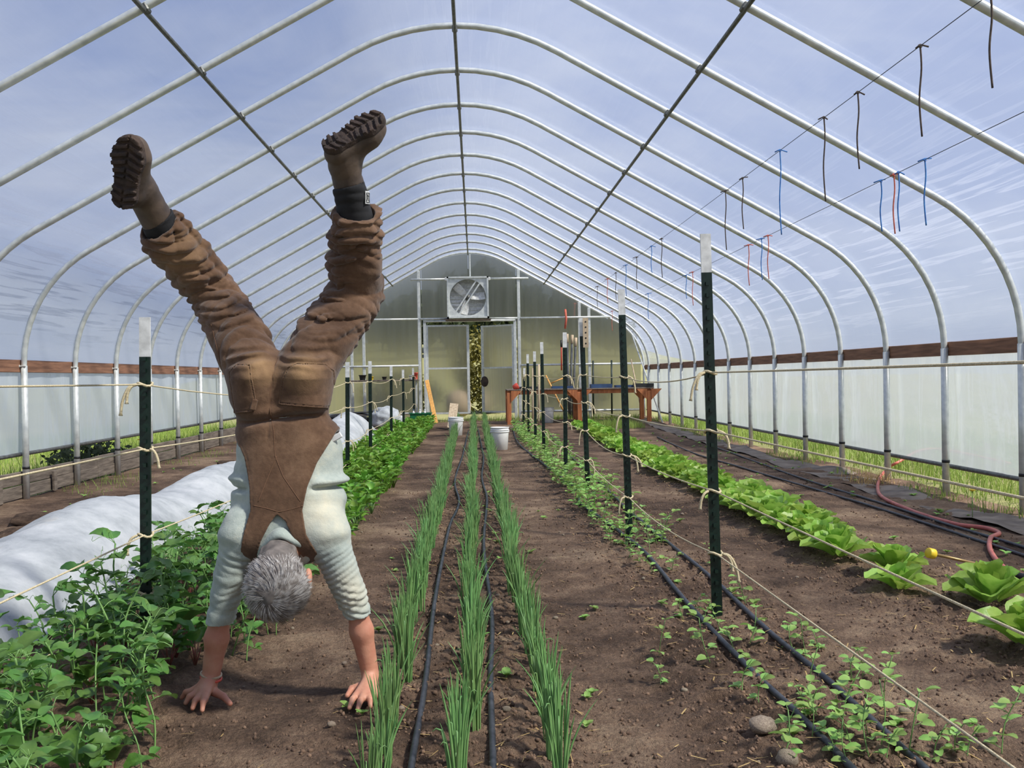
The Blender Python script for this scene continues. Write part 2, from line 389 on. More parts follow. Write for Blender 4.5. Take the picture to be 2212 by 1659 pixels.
# ground outside, hill beyond
gx = np.linspace(-120, 120, 121); gy = np.concatenate([np.linspace(-40, 30, 71), np.linspace(33, 260, 60)])
X, Y = np.meshgrid(gx, gy)
def lawnz(x, y):
    x = np.asarray(x, float); y = np.asarray(y, float)
    side = np.where(x > 0, -.02, -.06)
    inside = ((x > -4.9) & (x < 4.7) & (y < YW+.4))
    hill = np.clip((y-34)/70., 0, 1)**1.3*5.6*np.exp(-(x/22.)**4)
    return np.where(inside, -.35, side+hill+(fbm(np.stack([x, y], -1)*.25, 3, 3)-.5)*np.clip((y-20)/40, 0, 1)*.9+(fbm(np.stack([x, y], -1)*1.1, 2, 3)-.5)*.08)
lawn = link('lawn', npmesh('lawn', np.stack([X, Y, lawnz(X, Y)], -1).reshape(-1, 3), gridfaces(len(gx), len(gy))), None, MT['hill'])
tag(lawn, 'green meadow rising into a hill behind the greenhouse', kind='structure')
# hoop profile (x from the centre line, z)
SL = .553; A0 = math.atan(SL); RT = 1.93; RS = 1.35; XL = 4.53
zline = lambda x: 4.678-SL*x
def hoop_half(off=0., nseg=10):
    pts = [(XL+off, 0.), (XL+off, .7), (XL+off, 1.378)]
    cx, cz = XL-RS, 1.378
    for k in range(1, nseg+1):
        a = k/nseg*(PI/2-A0); pts.append((cx+(RS+off)*math.cos(a), cz+(RS+off)*math.sin(a)))
    x1, z1 = pts[-1]; ct = 4.403-RT
    x2, z2 = (RT+off)*math.sin(A0), ct+(RT+off)*math.cos(A0)
    for k in range(1, 6): t = k/6; pts.append((x1+(x2-x1)*t, z1+(z2-z1)*t))
    for k in range(nseg//2+1):
        a = A0*(1-k/(nseg//2)); pts.append(((RT+off)*math.sin(a), ct+(RT+off)*math.cos(a)))
    return pts
hh = hoop_half()
full = [(x, z) for x, z in hh]+[(-x, z) for x, z in reversed(hh[:-1])]
arch = MB().tube([(XC+x, 0, z) for x, z in full], .029, 10).mesh('hoop', True); arch.materials.append(MT['steel'])
sleeve = {}
for sd in (-1, 1):
    mb = MB().tube([(XC+sd*XL, 0, -.06), (XC+sd*XL, 0, 1.37)], .0335, 10); me = mb.mesh('leg_sleeve', True); me.materials.append(MT['steel']); sleeve[sd] = me
    mb = MB().tube([(XC+sd*XL, 0, .30), (XC+sd*XL, 0, .325)], .036, 10); me = mb.mesh('leg_tape', True); me.materials.append(MT['clip']); sleeve[sd, 't'] = me
bolt = MB().tube([(-.045, 0, 0), (.03, 0, 0)], .008, 6).tube([(-.05, 0, 0), (-.03, 0, 0)], .016, 6).mesh('bolt'); bolt.materials.append(MT['steel'])
# roof film
def arclen(p): return np.concatenate([[0], np.cumsum(np.hypot(*np.diff(np.array(p), axis=0).T))])
fh = [q for q in hoop_half(.040, 16) if q[1] > 1.44]
fh = [(XL+.039, 1.428)]+fh
def resample(p, step):
    p = np.array(p); s = arclen(p); n = int(s[-1]/step)+1; t = np.linspace(0, s[-1], n)
    return np.stack([np.interp(t, s, p[:, 0]), np.interp(t, s, p[:, 1])], -1), t
fp, fs_ = resample(fh, .075)
nrm = np.gradient(fp, axis=0); nrm = np.stack([-nrm[:, 1], nrm[:, 0]], -1); nrm /= np.linalg.norm(nrm, axis=1)[:, None]
nrm *= np.sign((nrm*(fp-np.array([0, 1.5]))).sum(1))[:, None]
NB = 8; NH0, NH1 = -12, 12
yb = np.concatenate([[HY(n)+SP*k/NB for n in range(NH0, NH1) for k in range(NB)], [HY(NH1), HY(NH1)+.4, YW]])
prof = np.concatenate([fp, (fp*[-1, 1])[::-1][1:]]); pn = np.concatenate([nrm, (nrm*[-1, 1])[::-1][1:]])
ss = np.concatenate([fs_, fs_[::-1][1:]]); side_s = np.concatenate([np.zeros(len(fs_)), np.ones(len(fs_)-1)])
frac = ((yb/SP-6.9349) % 1.); sag = np.sin(frac*PI)
yy = yb[:, None]+0*ss[None]; sv = ss[None]+0*yb[:, None]
crw = np.exp(-((sv-1.6)/.8)**2)
wr = (fbm(np.stack([sv*7+side_s[None]*50, yy*.8], -1), 3, 21)-.5)*.030*crw*sag[:, None]+(fbm(np.stack([sv*1.5+side_s[None]*50, yy*1.6], -1), 2, 33)-.5)*.012*sag[:, None]
dd = wr-.018*sag[:, None]
V = np.stack([XC+prof[None, :, 0]+dd*pn[None, :, 0], yy, prof[None, :, 1]+dd*pn[None, :, 1]], -1)
me = npmesh('ceiling', V.reshape(-1, 3), gridfaces(len(ss), len(yb)))
uvl = me.uv_layers.new(name='UVMap'); li = np.empty(len(me.loops), np.int32); me.loops.foreach_get('vertex_index', li)
uvv = np.stack([sv, yy+side_s[None]*31.7], -1).reshape(-1, 2); uvl.data.foreach_set('uv', uvv[li].astype(np.float32).ravel())
ceiling = link('ceiling', me, None, MT['film'])
tag(ceiling, 'clear plastic film stretched over the arched greenhouse roof', kind='structure')
for n in range(NH0, NH1+1):
    h = link('hoop', arch, ceiling); h.location = (0, HY(n), 0)
    for sd in (-1, 1):
        q = link('leg_sleeve', sleeve[sd], h); 
        if sd > 0 and n > 3 and n % 2: continue
        q = link('leg_tape', sleeve[sd, 't'], h)
    for sd in (-1, 1):
        q = link('bolt', bolt, h); q.location = (XC+sd*XL, -.03 if sd < 0 else .0, 1.365); q.rotation_euler = (0, 0, 0 if sd < 0 else PI)
# purlins
for nm, x, z, r, mt in (('ridge_purlin', 0, 4.403-.048, .017, 'steel_thin'), ('side_purlin', 1.952, 3.611-.046, .017, 'steel_thin'), ('side_purlin', -1.952, 3.611-.046, .017, 'steel_thin')):
    o = MB().tube([(XC+x, HY(NH0), z), (XC+x, YW-.02, z)], r, 8).build(nm, MT[mt], ceiling, True)
clampm = MB().box((0, 0, 0), (.05, .07, .06), None, .01).mesh('purlin_clamp'); clampm.materials.append(MT['steel_thin'])
for n in range(-2, 12):
    for x, z in ((-1.952, 3.611), (1.952, 3.611), (0, 4.403)):
        q = link('purlin_clamp', clampm, ceiling); q.location = (XC+x, HY(n), z-.028); q.rotation_euler = (0, (1 if x > 0 else -1)*A0 if x else 0, 0)
# end hoop and walls at the sides
link('hoop', arch, ceiling).location = (0, YW-.03, 0)
for sd, nm in ((-1, 'wall_left'), (1, 'wall_right')):
    z0 = .45 if sd < 0 else .26
    ny = 230; nz = 16; yv = np.linspace(HY(NH0), YW, ny); zv = np.linspace(z0, 1.32, nz)
    Yg, Zg = np.meshgrid(yv, zv)
    Xg = XC+sd*(XL+.075)+ (fbm(np.stack([Yg*3.2, Zg*.8+sd*9], -1), 3, 41)-.5)*.06*(1-.4*np.abs((Zg-z0)/(1.32-z0)-.5))
    me = npmesh(nm, np.stack([Xg, Yg, Zg], -1).reshape(-1, 3), gridfaces(ny, nz))
    uvl = me.uv_layers.new(name='UVMap'); li = np.empty(len(me.loops), np.int32); me.loops.foreach_get('vertex_index', li)
    uvl.data.foreach_set('uv', np.stack([Zg, Yg+sd*13], -1).reshape(-1, 2)[li].astype(np.float32).ravel())
    wl = link(nm, me, None, MT['curtain']); tag(wl, 'milky roll-up plastic curtain along the side of the greenhouse', kind='structure')
    MB().tube([(XC+sd*(XL+.07), HY(NH0), z0), (XC+sd*(XL+.07), YW, z0)], .021, 8).build('curtain_roll_bar', MT['steel_thin'], wl, True)
    for a in np.arange(HY(NH0), YW, 3*SP):                         # hip board in lengths
        MB().box((XC+sd*(XL+.05), min(a+1.5*SP, (a+YW)/2), 1.366), (.036, min(3*SP, YW-a)-.006, .13), None, .004).build('hip_board', MT['board'], wl)
# base boards along the left, two courses
wl = bpy.data.objects['wall_left']
for k, a in enumerate(np.arange(3.2, YW-.1, 3.05)):
    for c in (0, 1):
        L = min(3.05, YW-a)
        MB().box((XC-XL-.055-.01*c, a+L/2, .07+.135*c), (.036, L-.012, .13), Matrix.Rotation(.004*((k+c) % 3-1), 3, 'X'), .004).build('base_board', MT['greyboard'], wl)
for py in (9.75, 11.0, 14.2, 17.0):
    MB().box((XC-XL+.0, py, .11), (.03, .07, .22), Matrix.Rotation(.03, 3, 'X'), .004).build('base_board_cleat', MT['greyboard'], wl)
# diagonal corner braces
for sd in (1, -1):
    a = (XC+sd*(XL-.06), 22.6, .05); b = (XC+sd*(XL-.30), YW-.1, 2.2)
    MB().tube([a, b], .018, 8).build('corner_brace', MT['steel'], ceiling, True)
# ------------------------------------------------------------------ back wall
wb = empty('wall_back', (0, YW, 0)); tag(wb, 'fluted polycarbonate end wall with steel studs', kind='structure')
def roofz(x):
    x = abs(x-XC)
    if x < RT*math.sin(A0): return 4.403-RT+math.sqrt(RT*RT-x*x)
    xt = XL-RS*(1-math.sin(A0))
    if x < xt: return zline(x)
    if x < XL: return 1.378+math.sqrt(max(RS*RS-(x-XL+RS)**2, 0))
    return 0
studs = [-4.0, -3.16, -2.85, -1.42, -1.28, 1.05, 1.16, 2.73, 2.98, 3.86]
xsb = [-4.6, -4.0, -2.85, -1.35, XC, 1.1, 2.73, 3.86, 4.33]
zsb = [.0, .27, 1.47, 2.69]
def panel(x0, x1, z0, z1=None):
    n = max(2, int((x1-x0)/.15)+1); xa = np.linspace(x0, x1, n)
    top = [roofz(x)-.03 if z1 is None else min(z1, roofz(x)-.03) for x in xa]
    if max(top)-z0 < .05: return
    vs = []; fs = []
    for x, t in zip(xa, top): vs += [(x, 0, z0), (x, 0, max(t, z0+.001))]
    for i in range(n-1): fs.append((2*i, 2*i+2, 2*i+3, 2*i+1))
    MB().add(vs, fs).build('polycarbonate_panel', MT['poly'], wb)
for i in range(len(xsb)-1):
    for j in range(4):
        if j in (1, 2) and -1.36 < xsb[i] < 1.05: continue            # the door opening
        if j == 0 and -1.36 < xsb[i] < 1.05: continue
        panel(xsb[i]+.004, xsb[i+1]-.004, zsb[j], zsb[j+1] if j < 3 else None)
for x in studs:
    z1 = roofz(x)-.02
    if x in (-1.28, 1.05): z1 = 2.69
    if x == -3.16: z1 = 1.9
    MB().bar((x, -.05, -.02), (x, -.05, z1), .075, .05, bev=.008).build('wall_stud', MT['steel'], wb)
MB().bar((XC+.05, -.04, 3.78), (XC+.05, -.04, 4.36), .035, .03).build('wall_stud', MT['steel'], wb)
def girt(x0, x1, z): MB().tube([(x0, -.075, z), (x1, -.085, z)], .028, 8).build('wall_girt', MT['steel'], wb, True)
girt(-1.62, -.66, 3.72); girt(.38, 1.42, 3.72); girt(-3.5, -1.45, 2.70); girt(-1.4, -.64, 2.70); girt(.4, 1.12, 2.69); girt(1.2, 3.55, 2.69)
girt(-4.5, -1.45, 1.5); girt(1.2, 4.36, 1.47); girt(-4.5, -1.45, .27); girt(1.2, 4.3, .27)
girt(-1.3, 1.06, 2.64)
def door(name, hx, w, ang, sgn, lab):
    d = empty(name, (hx, YW-.02, .04)); d.rotation_euler = (0, 0, ang); tag(d, lab, kind='structure'); H = 2.5; z0 = .2
    s = sgn
    for x in (.02, w-.02): MB().bar((s*x, 0, z0), (s*x, 0, H), .07, .045, bev=.006).build('door_stile', MT['steel'], d)
    for z in (z0+.02, 1.38, H-.02): MB().bar((s*.02, 0, z), (s*(w-.02), 0, z), .04, .045).build('door_rail', MT['steel'], d)
    for a, b in ((z0+.04, 1.36), (1.40, H-.04)):
        MB().add([(s*.04, .012, a), (s*(w-.04), .012, a), (s*(w-.04), .012, b), (s*.04, .012, b)], [(0, 1, 2, 3)]).build('door_pane', MT['poly'], d)
    return d
d1 = door('door_1', -1.25, 1.1, 0, 1, 'closed polycarbonate door leaf with silver frame left of the gap')
d2 = door('door_2', 1.02, 1.08, -math.radians(40), -1, 'polycarbonate door leaf swung outwards with a round handle plate')
MB().lathe([(.001, -.012), (.14, -.012), (.14, .0), (.10, .01), (.001, .01)], 20).build('door_handle_plate', MT['bark'], d2, True)
bpy.data.objects['door_handle_plate'].matrix_local = Matrix.Translation((-.98, -.035, 1.02)) @ Matrix.Rotation(PI/2, 4, 'X') @ Matrix.Scale(.9, 4, (1, 0, 0))
MB().box((0, 0, .03), (1.2, .12, .05), None, .01).build('door_sill', MT['greyboard'], wb)
# ------------------------------------------------------------------ exhaust fan
fan = empty('exhaust_fan', (-.15, YW-.42, 2.67)); tag(fan, 'square galvanised exhaust fan with shutter mounted above the doors', 'fan')
W = 1.06; Dp = .36
mb = MB()
for sx_ in (-1, 1): mb.box((sx_*(W/2-.02), Dp/2, W/2+.02), (.04, Dp, W))
for z in (.04, W): mb.box((0, Dp/2, z), (W, Dp, .04))
mb.build('housing', MT['steel'], fan)
R0 = .465; n = 48; vs = []; fs = []
for k in range(n):
    a = 2*PI*k/n; c, s = math.cos(a), math.sin(a); m = (W/2-.03)/max(abs(c), abs(s))
    vs += [(m*c, .05, W/2+.02+m*s), (R0*c, .05, W/2+.02+R0*s), (R0*c, .13, W/2+.02+R0*s)]
for k in range(n):
    a = 3*k; b = 3*((k+1) % n); fs += [(a, b, b+1, a+1), (a+1, b+1, b+2, a+2)]
MB().add(vs, fs).build('orifice_ring', MT['steel'], fan)
for k in range(11):
    z = .10+k*.095
    MB().box((0, Dp-.03, z), (W-.1, .004, .098), Matrix.Rotation(-.35, 3, 'X')).build('shutter_slat', MT['twhite'], fan)
hubc = Vector((0, .16, W/2+.02))
fhub = MB().tube([hubc+Vector((0, -.06, 0)), hubc+Vector((0, .05, 0))], .075, 16).build('hub', MT['steel_thin'], fan, True)
for k in range(3):
    a = math.radians(135-120*k-(0 if k != 1 else 8)); d = Vector((math.cos(a), 0, math.sin(a))); t = Vector((-math.sin(a), 0, math.cos(a)))
    vs = []; 
    for r, w, tw in ((.07, .05, .05), (.2, .085, .045), (.36, .10, .035), (.44, .095, .03)):
        for sgn in (-1, 1):
            vs.append(hubc+d*r+t*sgn*w+Vector((0, sgn*tw, 0)))
    vs2 = [v+Vector((0, .004, 0)) for v in vs]; fs = []
    for q in range(3):
        i = 2*q; fs += [(i, i+1, i+3, i+2), (8+i, 8+i+2, 8+i+3, 8+i+1), (i, i+2, 8+i+2, 8+i), (i+1, 8+i+1, 8+i+3, i+3)]
    fs += [(0, 8, 9, 1), (6, 7, 15, 14)]
    MB().add(vs+vs2, fs).build('fan_blade', MT['twhite'], fhub)
dv = Vector((math.cos(math.radians(56)), 0, math.sin(math.radians(56)))); pv = Vector((-dv.z, 0, dv.x))
for q in (-.055, .055):
    MB().bar(hubc-dv*.53+pv*q+Vector((0, -.09, 0)), hubc+dv*.53+pv*q+Vector((0, -.09, 0)), .035, .03, (0, 1, 0)).build('motor_brace', MT['steel'], fan)
MB().box((0, Dp/2, -.02), (W+.1, Dp, .03)).build('mounting_shelf', MT['bark'], fan)
for sx_ in (-1, 1): MB().box((sx_*(W/2+.02), .04, W-.04), (.06, .08, .08), None, .01).build('corner_bracket', MT['twhite'], fan)
# ------------------------------------------------------------------ posts and twine
def post_mesh(h, wt=.184):
    a = MB(); w = .05; t = .012; st = .034                       # T section, open edges rounded by a lip
    prof = [(-w/2, 0), (w/2, 0), (w/2, t), (t/2, t), (t/2, t+st), (-t/2, t+st), (-t/2, t), (-w/2, t)]
    def ex(z0, z1, m): m.prism([Vector((x, y, 0)) for x, y in prof], (0, 0, z0), (0, 0, z1))
    ex(-.12, h-wt, a)
    for k in range(int((h-wt)/.055)): a.box((0, -.005, .05+k*.055), (.016, .012, .018))
    b = MB(); ex(h-wt, h, b)
    return a, b
posts = {}
def tpost(base, top, label, group, mat2='twhite', wt=.184):
    base = Vector(base); top = Vector(top); h = (top-base).length
    o = empty('fence_post', base); o.rotation_mode = 'QUATERNION'; o.rotation_quaternion = Vector((0, 0, 1)).rotation_difference((top-base).normalized())
    a, b = post_mesh(h, wt); a.build('post_shaft', MT['tgreen'], o); b.build('post_tip', MT[mat2], o)
    tag(o, label, 'fence post', group); return base, top
RX = 1.14; LX = -1.55
Rdef = [((1550, 1335), (1524, 505)), ((1360, 1160), (1342, 625)), ((1270, 1060), (1256, 687)), ((1222, 1020), (1220, 718)), ((1175, 975), (1170, 739)), ((1157, 955), (1154.5, 759)), ((1142, 940), (1139.6, 765)), ((1131, 930), (1132.7, 795))]
Ldef = [((315, 1370), (322, 685)), ((750, 992), (754.5, 782)), ((800, 955), (801, 780)), ((845, 936), (847, 791)), ((872, 925), (871, 798.5)), ((895, 915), (891, 795))]
Rp = []; Lp = []
labR = ['tall dark green steel post with white tip nearest the watering wand', 'second white-tipped green post along the pea seedling row', 'green steel post with pale perforated top beside the lettuce row']
for i, (b, t) in enumerate(Rdef):
    g = gnd(*b); g.z = gz(g.x, g.y); tp = atY(*t, g.y)
    if i == 7: tp.z = max(tp.z, 1.25)
    Rp.append(tpost(g, tp, labR[i] if i < 3 else 'white-tipped green steel post far along the pea seedling row', 'posts of the pea seedling row'))
for i, (b, t) in enumerate(Ldef):
    q = atX(b[0], b[1], LX) if i else gnd(*b); q.z = gz(q.x, q.y); tp = atY(*t, q.y); tp.x = q.x+(tp.x-q.x)*.5
    Lp.append(tpost(q, tp, 'white-tipped green post standing in the big pea plants beside the man' if i == 0 else 'white-tipped green steel post in the leafy greens bed', 'posts of the greens bed'))
# perforated stake tied to the third post
g = Rp[2][0]; st_ = MB(); st_.bar((0, 0, .0), (0, 0, .30), .055, .006)
o = st_.build('perforated_strip', MT['pale_wood']); o.location = (g.x+.0, g.y-.022, Rp[2][1].z-.30); tag(o, 'pale perforated strip tied to the top of a green post', 'strip')
for k in range(5): MB().tube([(0, -.0045, .04+.055*k), (0, -.0035, .04+.055*k)], .009, 8).build('hole', MT['clip'], o)
def twine(posts_, hts, name_lab, group, ext, sagf, tails):
    """one line of twine wound round every post of a row"""
    for L, h in enumerate(hts):
        pts = []; knots = []
        for (b, t) in posts_:
            d = (t-b).normalized(); k = b+d*(h/max(d.z, .5)); k.y -= .018; knots.append(k)
        first = knots[0]; near = Vector((first.x-.0, ext, first.z+.03)); seq = [near]+knots
        root = None; mb = MB()
        line = []
        for i in range(len(seq)-1):
            a, b = seq[i], seq[i+1]; dist = (b-a).length; n = 10; sg = sagf*dist*(1+.6*math.sin(i*2.3+L*1.7)) if i else .005
            for k in range(n):
                t = k/n; p = a.lerp(b, t); p.z -= sg*4*t*(1-t); line.append(p)
        line.append(seq[-1])
        o = mb.tube(line, .0038, 6).build('twine_line', MT['twine'], None, True)
        tag(o, name_lab[L], 'twine', group)
        for i, k in enumerate(knots):
            kb = MB()
            ring = [k+Vector((.033*math.cos(a), .022+.034*math.sin(a), .008*math.sin(a*2+i))) for a in np.linspace(0, 2*PI, 13)]
            kb.tube(ring, .0062, 6)
            s = 1 if (i+L) % 2 else -1
            for q in range(1 if (i+L) % 3 else 2):
                ln = tails*(.55+.45*((i*7+L*5+q*3) % 5)/4); dx = s*(.018+.022*q)
                kb.tube(spline([k+Vector((s*.03, 0, .0)), k+Vector((s*.045+dx*.4, -.012, -.01)), k+Vector((s*.05+dx, -.016, -ln*.5)), k+Vector((s*.05+dx*1.3, -.014, -ln))], 4), [.0065]*12+[.010], 6)
            kb.build('knot', MT['twine'], o, True)
twine(Rp, [1.165, .885, .60, .30], ['cream twine at eye height along the pea seedling posts', 'cream twine second from the top along the pea seedling posts', 'cream twine third from the top along the pea seedling posts', 'lowest cream twine along the pea seedling posts'], 'twine of the pea seedling row', -1.8, .012, .15)
twine(Lp, [1.14, .84, .44, .17], ['uppermost cream twine along the greens bed posts', 'cream twine second from the top along the greens bed posts', 'cream twine third from the top along the greens bed posts', 'lowest cream twine along the greens bed posts'], 'twine of the greens bed', -1.8, .010, .16)
# ------------------------------------------------------------------ overhead wires and hanging strings
def hang(X, Zr, plist, lab):
    zw = HC+Zr
    o = MB().tube([(X, HY(-5), zw), (X, YW-.3, zw)], .0028, 5).build('overhead_wire', MT['wire'], None, True); tag(o, lab, 'wire', 'overhead trellis wires')
    for px, t, b, mt, col in plist:
        p = atX(px, t, X); q = atY(px, b, p.y); p.z = zw; ln = max(p.z-q.z, .12)
        mb = MB(); w = .013
        mb.tube(spline([(0, 0, .006), (.006, 0, -ln*.25), (-.007, .004, -ln*.6), (.004, 0, -ln)], 5), .0058, 5)
        k1, k2 = random.uniform(.02, .07), random.uniform(.02, .07); mb.tube([(-k1, .01, -.012), (0, 0, .008), (k2, -.01, random.uniform(-.02, .012))], .0055, 5)
        ring = [(.009*math.cos(a), .012*math.sin(a)*.4, -.0+.009*math.sin(a)) for a in np.linspace(0, 2*PI, 9)]; mb.tube(ring, .005, 5)
        s = mb.build('hanging_string', MT[mt], None, True); s.location = p
        tag(s, f'{col} string tied to {"upper" if X < 3 else "lower"} overhead wire, hanging straight down', 'string', f'{col} strings on the {"upper" if X < 3 else "lower"} overhead wire')
hang(2.66, 1.915, [(2140, 10, 190, 'brown_tw', 'brown'), (1988, 115, 295, 'brown_tw', 'brown'), (1853, 212, 365, 'brown_tw', 'brown'), (1780, 263, 435, 'brown_tw', 'brown'), (1685, 345, 507, 'blue_tw', 'blue'), (1604, 392, 495, 'brown_tw', 'brown'), (1567, 420, 540, 'brown_tw', 'brown'), (1406, 470, 590, 'blue_tw', 'blue'), (1429, 515, 600, 'brown_tw', 'brown'), (1375, 560, 625, 'brown_tw', 'brown'), (1352, 580, 640, 'blue_tw', 'blue'), (1330, 590, 650, 'brown_tw', 'brown'), (1312, 605, 655, 'orange_tw', 'orange'), (1290, 612, 665, 'brown_tw', 'brown'), (1240, 640, 690, 'orange_tw', 'orange')], 'thin dark wire under the right roof slope, the higher of two')
hang(3.36, 1.560, [(2208, 0, 0, 'brown_tw', 'brown')][:0]+[(1998, 360, 487, 'blue_tw', 'blue'), (1903, 398, 500, 'blue_tw', 'blue'), (1931, 392, 505, 'orange_tw', 'orange'), (1941, 390, 500, 'blue_tw', 'blue'), (1617, 540, 617, 'orange_tw', 'orange'), (1645, 527, 605, 'blue_tw', 'blue'), (1659, 520, 603, 'orange_tw', 'orange'), (1482, 590, 645, 'blue_tw', 'blue'), (1496, 592, 660, 'orange_tw', 'orange'), (1400, 640, 690, 'blue_tw', 'blue'), (1322, 675, 715, 'orange_tw', 'orange')], 'thin dark wire under the right roof slope, the lower of two')
# ------------------------------------------------------------------ irrigation tubes
def hose(pix, r, mt, label, cat='hose', name='drip_hose', pre=None, post=None, group=None, bands=None):
    pts = [gnd(*p) for p in pix]
    if pre: pts = [Vector(p) for p in pre]+pts
    if post: pts += [Vector(p) for p in post]
    sp = spline(pts, 10)
    zz = np.array([gz(p.x, p.y) for p in sp]); zz = np.convolve(np.pad(zz, 4, mode='edge'), np.ones(9)/9, 'valid')
    for p, z_ in zip(sp, zz): p.z = z_+r*1.0+(p.z if p.z > .02 else 0)
    o = MB().tube(sp, r, 8).build(name, MT[mt], None, True); tag(o, label, cat, group); return o, sp
h1, s1 = hose([(890, 1659), (920, 1480), (940, 1300), (962, 1180), (975, 1130), (992, 1085), (983, 1040), (1000, 985), (1012, 935)], .0115, 'black_pe', 'grey-black drip hose beside the leftmost onion row', group='drip hoses', pre=[(-.215, 1.9, 0)])
h2, s2 = hose([(1065, 1659), (1060, 1480), (1062, 1330), (1045, 1180), (1052, 1080), (1041, 1035), (1044, 985), (1032, 930)], .0115, 'black_pe', 'grey-black drip hose with a green clip between onion rows', group='drip hoses', pre=[(.025, 1.9, 0)])
p = gnd(1052, 1240); MB().tube([(p.x, p.y-.02, gz(p.x, p.y)+.012), (p.x-.001, p.y+.025, gz(p.x, p.y)+.012)], .0165, 8).build('green_clip', MT['green_pl'], h2, True)
h3, s3 = hose([(1810, 1640), (1640, 1470), (1500, 1330), (1400, 1210), (1330, 1150), (1255, 1092), (1246, 1060), (1180, 1010), (1120, 960), (1108, 930)], .0125, 'black_pe', 'black drip hose left of the pea seedling posts', group='drip hoses', pre=[(1.09, 1.9, 0)])
h4, s4 = hose([(1960, 1640), (1820, 1500), (1660, 1370), (1540, 1260), (1430, 1170), (1360, 1110), (1290, 1040), (1235, 990), (1190, 945)], .0125, 'black_pe', 'black drip hose right of the pea seedling posts', group='drip hoses', pre=[(1.27, 1.9, 0)])
h5, s5 = hose([(2212, 1200), (2000, 1130), (1800, 1070), (1600, 1010), (1500, 980), (1420, 945)], .0115, 'black_pe', 'black drip hose running past the lettuce under the red hose', group='drip hoses', pre=[(3.4, 3.2, 0)])
h6, s6 = hose([(2212, 1183), (1980, 1113), (1750, 1040), (1640, 1000), (1530, 960)], .0115, 'black_pe', 'black drip hose closest to the right curtain', group='drip hoses', pre=[(3.58, 3.2, 0)])
hose([(2212, 1250), (2170, 1228), (2140, 1190), (2140, 1165), (2158, 1152), (2130, 1143), (2060, 1132), (1980, 1110), (1910, 1080), (1896, 1050), (1912, 1020)], .0165, 'red_hose', 'pinkish red garden hose curling past the lettuce to the curtain', name='garden_hose', pre=[(2.9, 4.3, 0)], post=[(4.75, 10.9, .12), (5.3, 11.2, .25), (5.9, 10.6, .12)])
wand = empty('watering_wand', (0, 0, 0)); tag(wand, 'watering wand with yellow cap lying beside the lettuces', 'watering wand')
a = gnd(2014, 1196, .16); b = gnd(2145, 1226, .055); c = gnd(2212, 1246, .05); c2 = c+(c-b)*.6
MB().tube([a+(b-a)*.05, b], .0085, 8).build('wand_tube', MT['brass'], wand, True)
MB().tube([b, b+(c2-b)*.15, c2], [.013, .019, .019], 10).build('wand_handle', MT['black_pl'], wand, True)
dd_ = (b-a).normalized(); MB().tube([a-dd_*.03, a-dd_*.028, a+dd_*.01, a+dd_*.018], [.026, .028, .028, .014], 14).build('yellow_cap', MT['yellow'], wand, True)
# ------------------------------------------------------------------ row cover and its stones
yv = np.linspace(1.2, 20.6, 240); tv = np.linspace(0, 1, 46)
Yg, Tg = np.meshgrid(yv, tv, indexing='ij')
cx0 = -2.02-.04*np.sin(Yg*1.1)+np.where(Yg > 12, .12*np.clip((Yg-12)/4, 0, 1), 0); cx1 = -3.02+.07*np.sin(Yg*.7+1)
Xg = cx0+(cx1-cx0)*Tg
ht = .30+.05*np.sin(Yg*2.1)+.05*(fbm(np.stack([Yg*.9, Tg*0], -1), 2, 51)-.5)+np.clip((Yg-14)/5, 0, 1)*.17
endf = np.clip((20.6-Yg)/1.0, 0, 1)**.5
prof_ = np.clip(np.sin(np.clip(Tg*1.16-.10, 0, 1)*PI), 0, 1)**.62
Zg = ht*prof_*endf+(fbm(np.stack([Xg*5, Yg*4], -1), 4, 53)-.5)*.05*np.clip(prof_*2, .25, 1)+.025
Zg = np.maximum(Zg, gh(Xg, Yg)+.012)
rc = link('row_cover', npmesh('row_cover', np.stack([Xg, Yg, Zg], -1).reshape(-1, 3), gridfaces(len(tv), len(yv))), None, MT['rowcover'])
tag(rc, 'long white fabric row cover draped over a hidden crop row', 'row cover')
def stone_mesh(seed, n=2):
    bm = bmesh.new(); bmesh.ops.create_icosphere(bm, subdivisions=n, radius=1)
    vs = np.array([v.co for v in bm.verts]); d = 1+(fbm(vs*1.3+seed*7, 3, seed)-.5)*.7
    for v, k in zip(bm.verts, d): v.co *= k
    me = bpy.data.meshes.new('stone'); bm.to_mesh(me); bm.free(); me.materials.append(MT['rock'])
    me.polygons.foreach_set('use_smooth', [True]*len(me.polygons)); return me
SM = [stone_mesh(i) for i in range(4)]
def stone(px, py, r, label, flat=.6, k=0, group=None, pt=None, rot=0.):
    p = pt or gnd(px, py); o = link('stone', SM[k % 4]); o.location = (p.x, p.y, gz(p.x, p.y)+r*flat*.55+(p.z if pt else 0)); o.scale = (r, r*.8, r*flat); o.rotation_euler = (.1, .1, rot)
    return tag(o, label, 'stone', group)
gst = 'stones holding the row cover'; lst = 'tan round stone holding down the row cover edge'
for i, (px, py, r) in enumerate([(20, 1432, .085), (352, 1225, .09), (468, 1150, .07), (815, 975, .10), (770, 1003, .09), (828, 955, .09), (752, 1020, .08)]):
    p = gnd(px, py); stone(px, py, r, lst, .75, i, gst, rot=i)
stone(1650, 1590, .055, 'angular brown stone on soil beside the left black hose', .5, 1, rot=.6)
stone(1700, 1652, .045, 'round pale brown stone by foreground seedlings', .7, 2, rot=1.6)
stone(1955, 1545, .022, 'small light grey pebble between hose and twine', .8, 3)
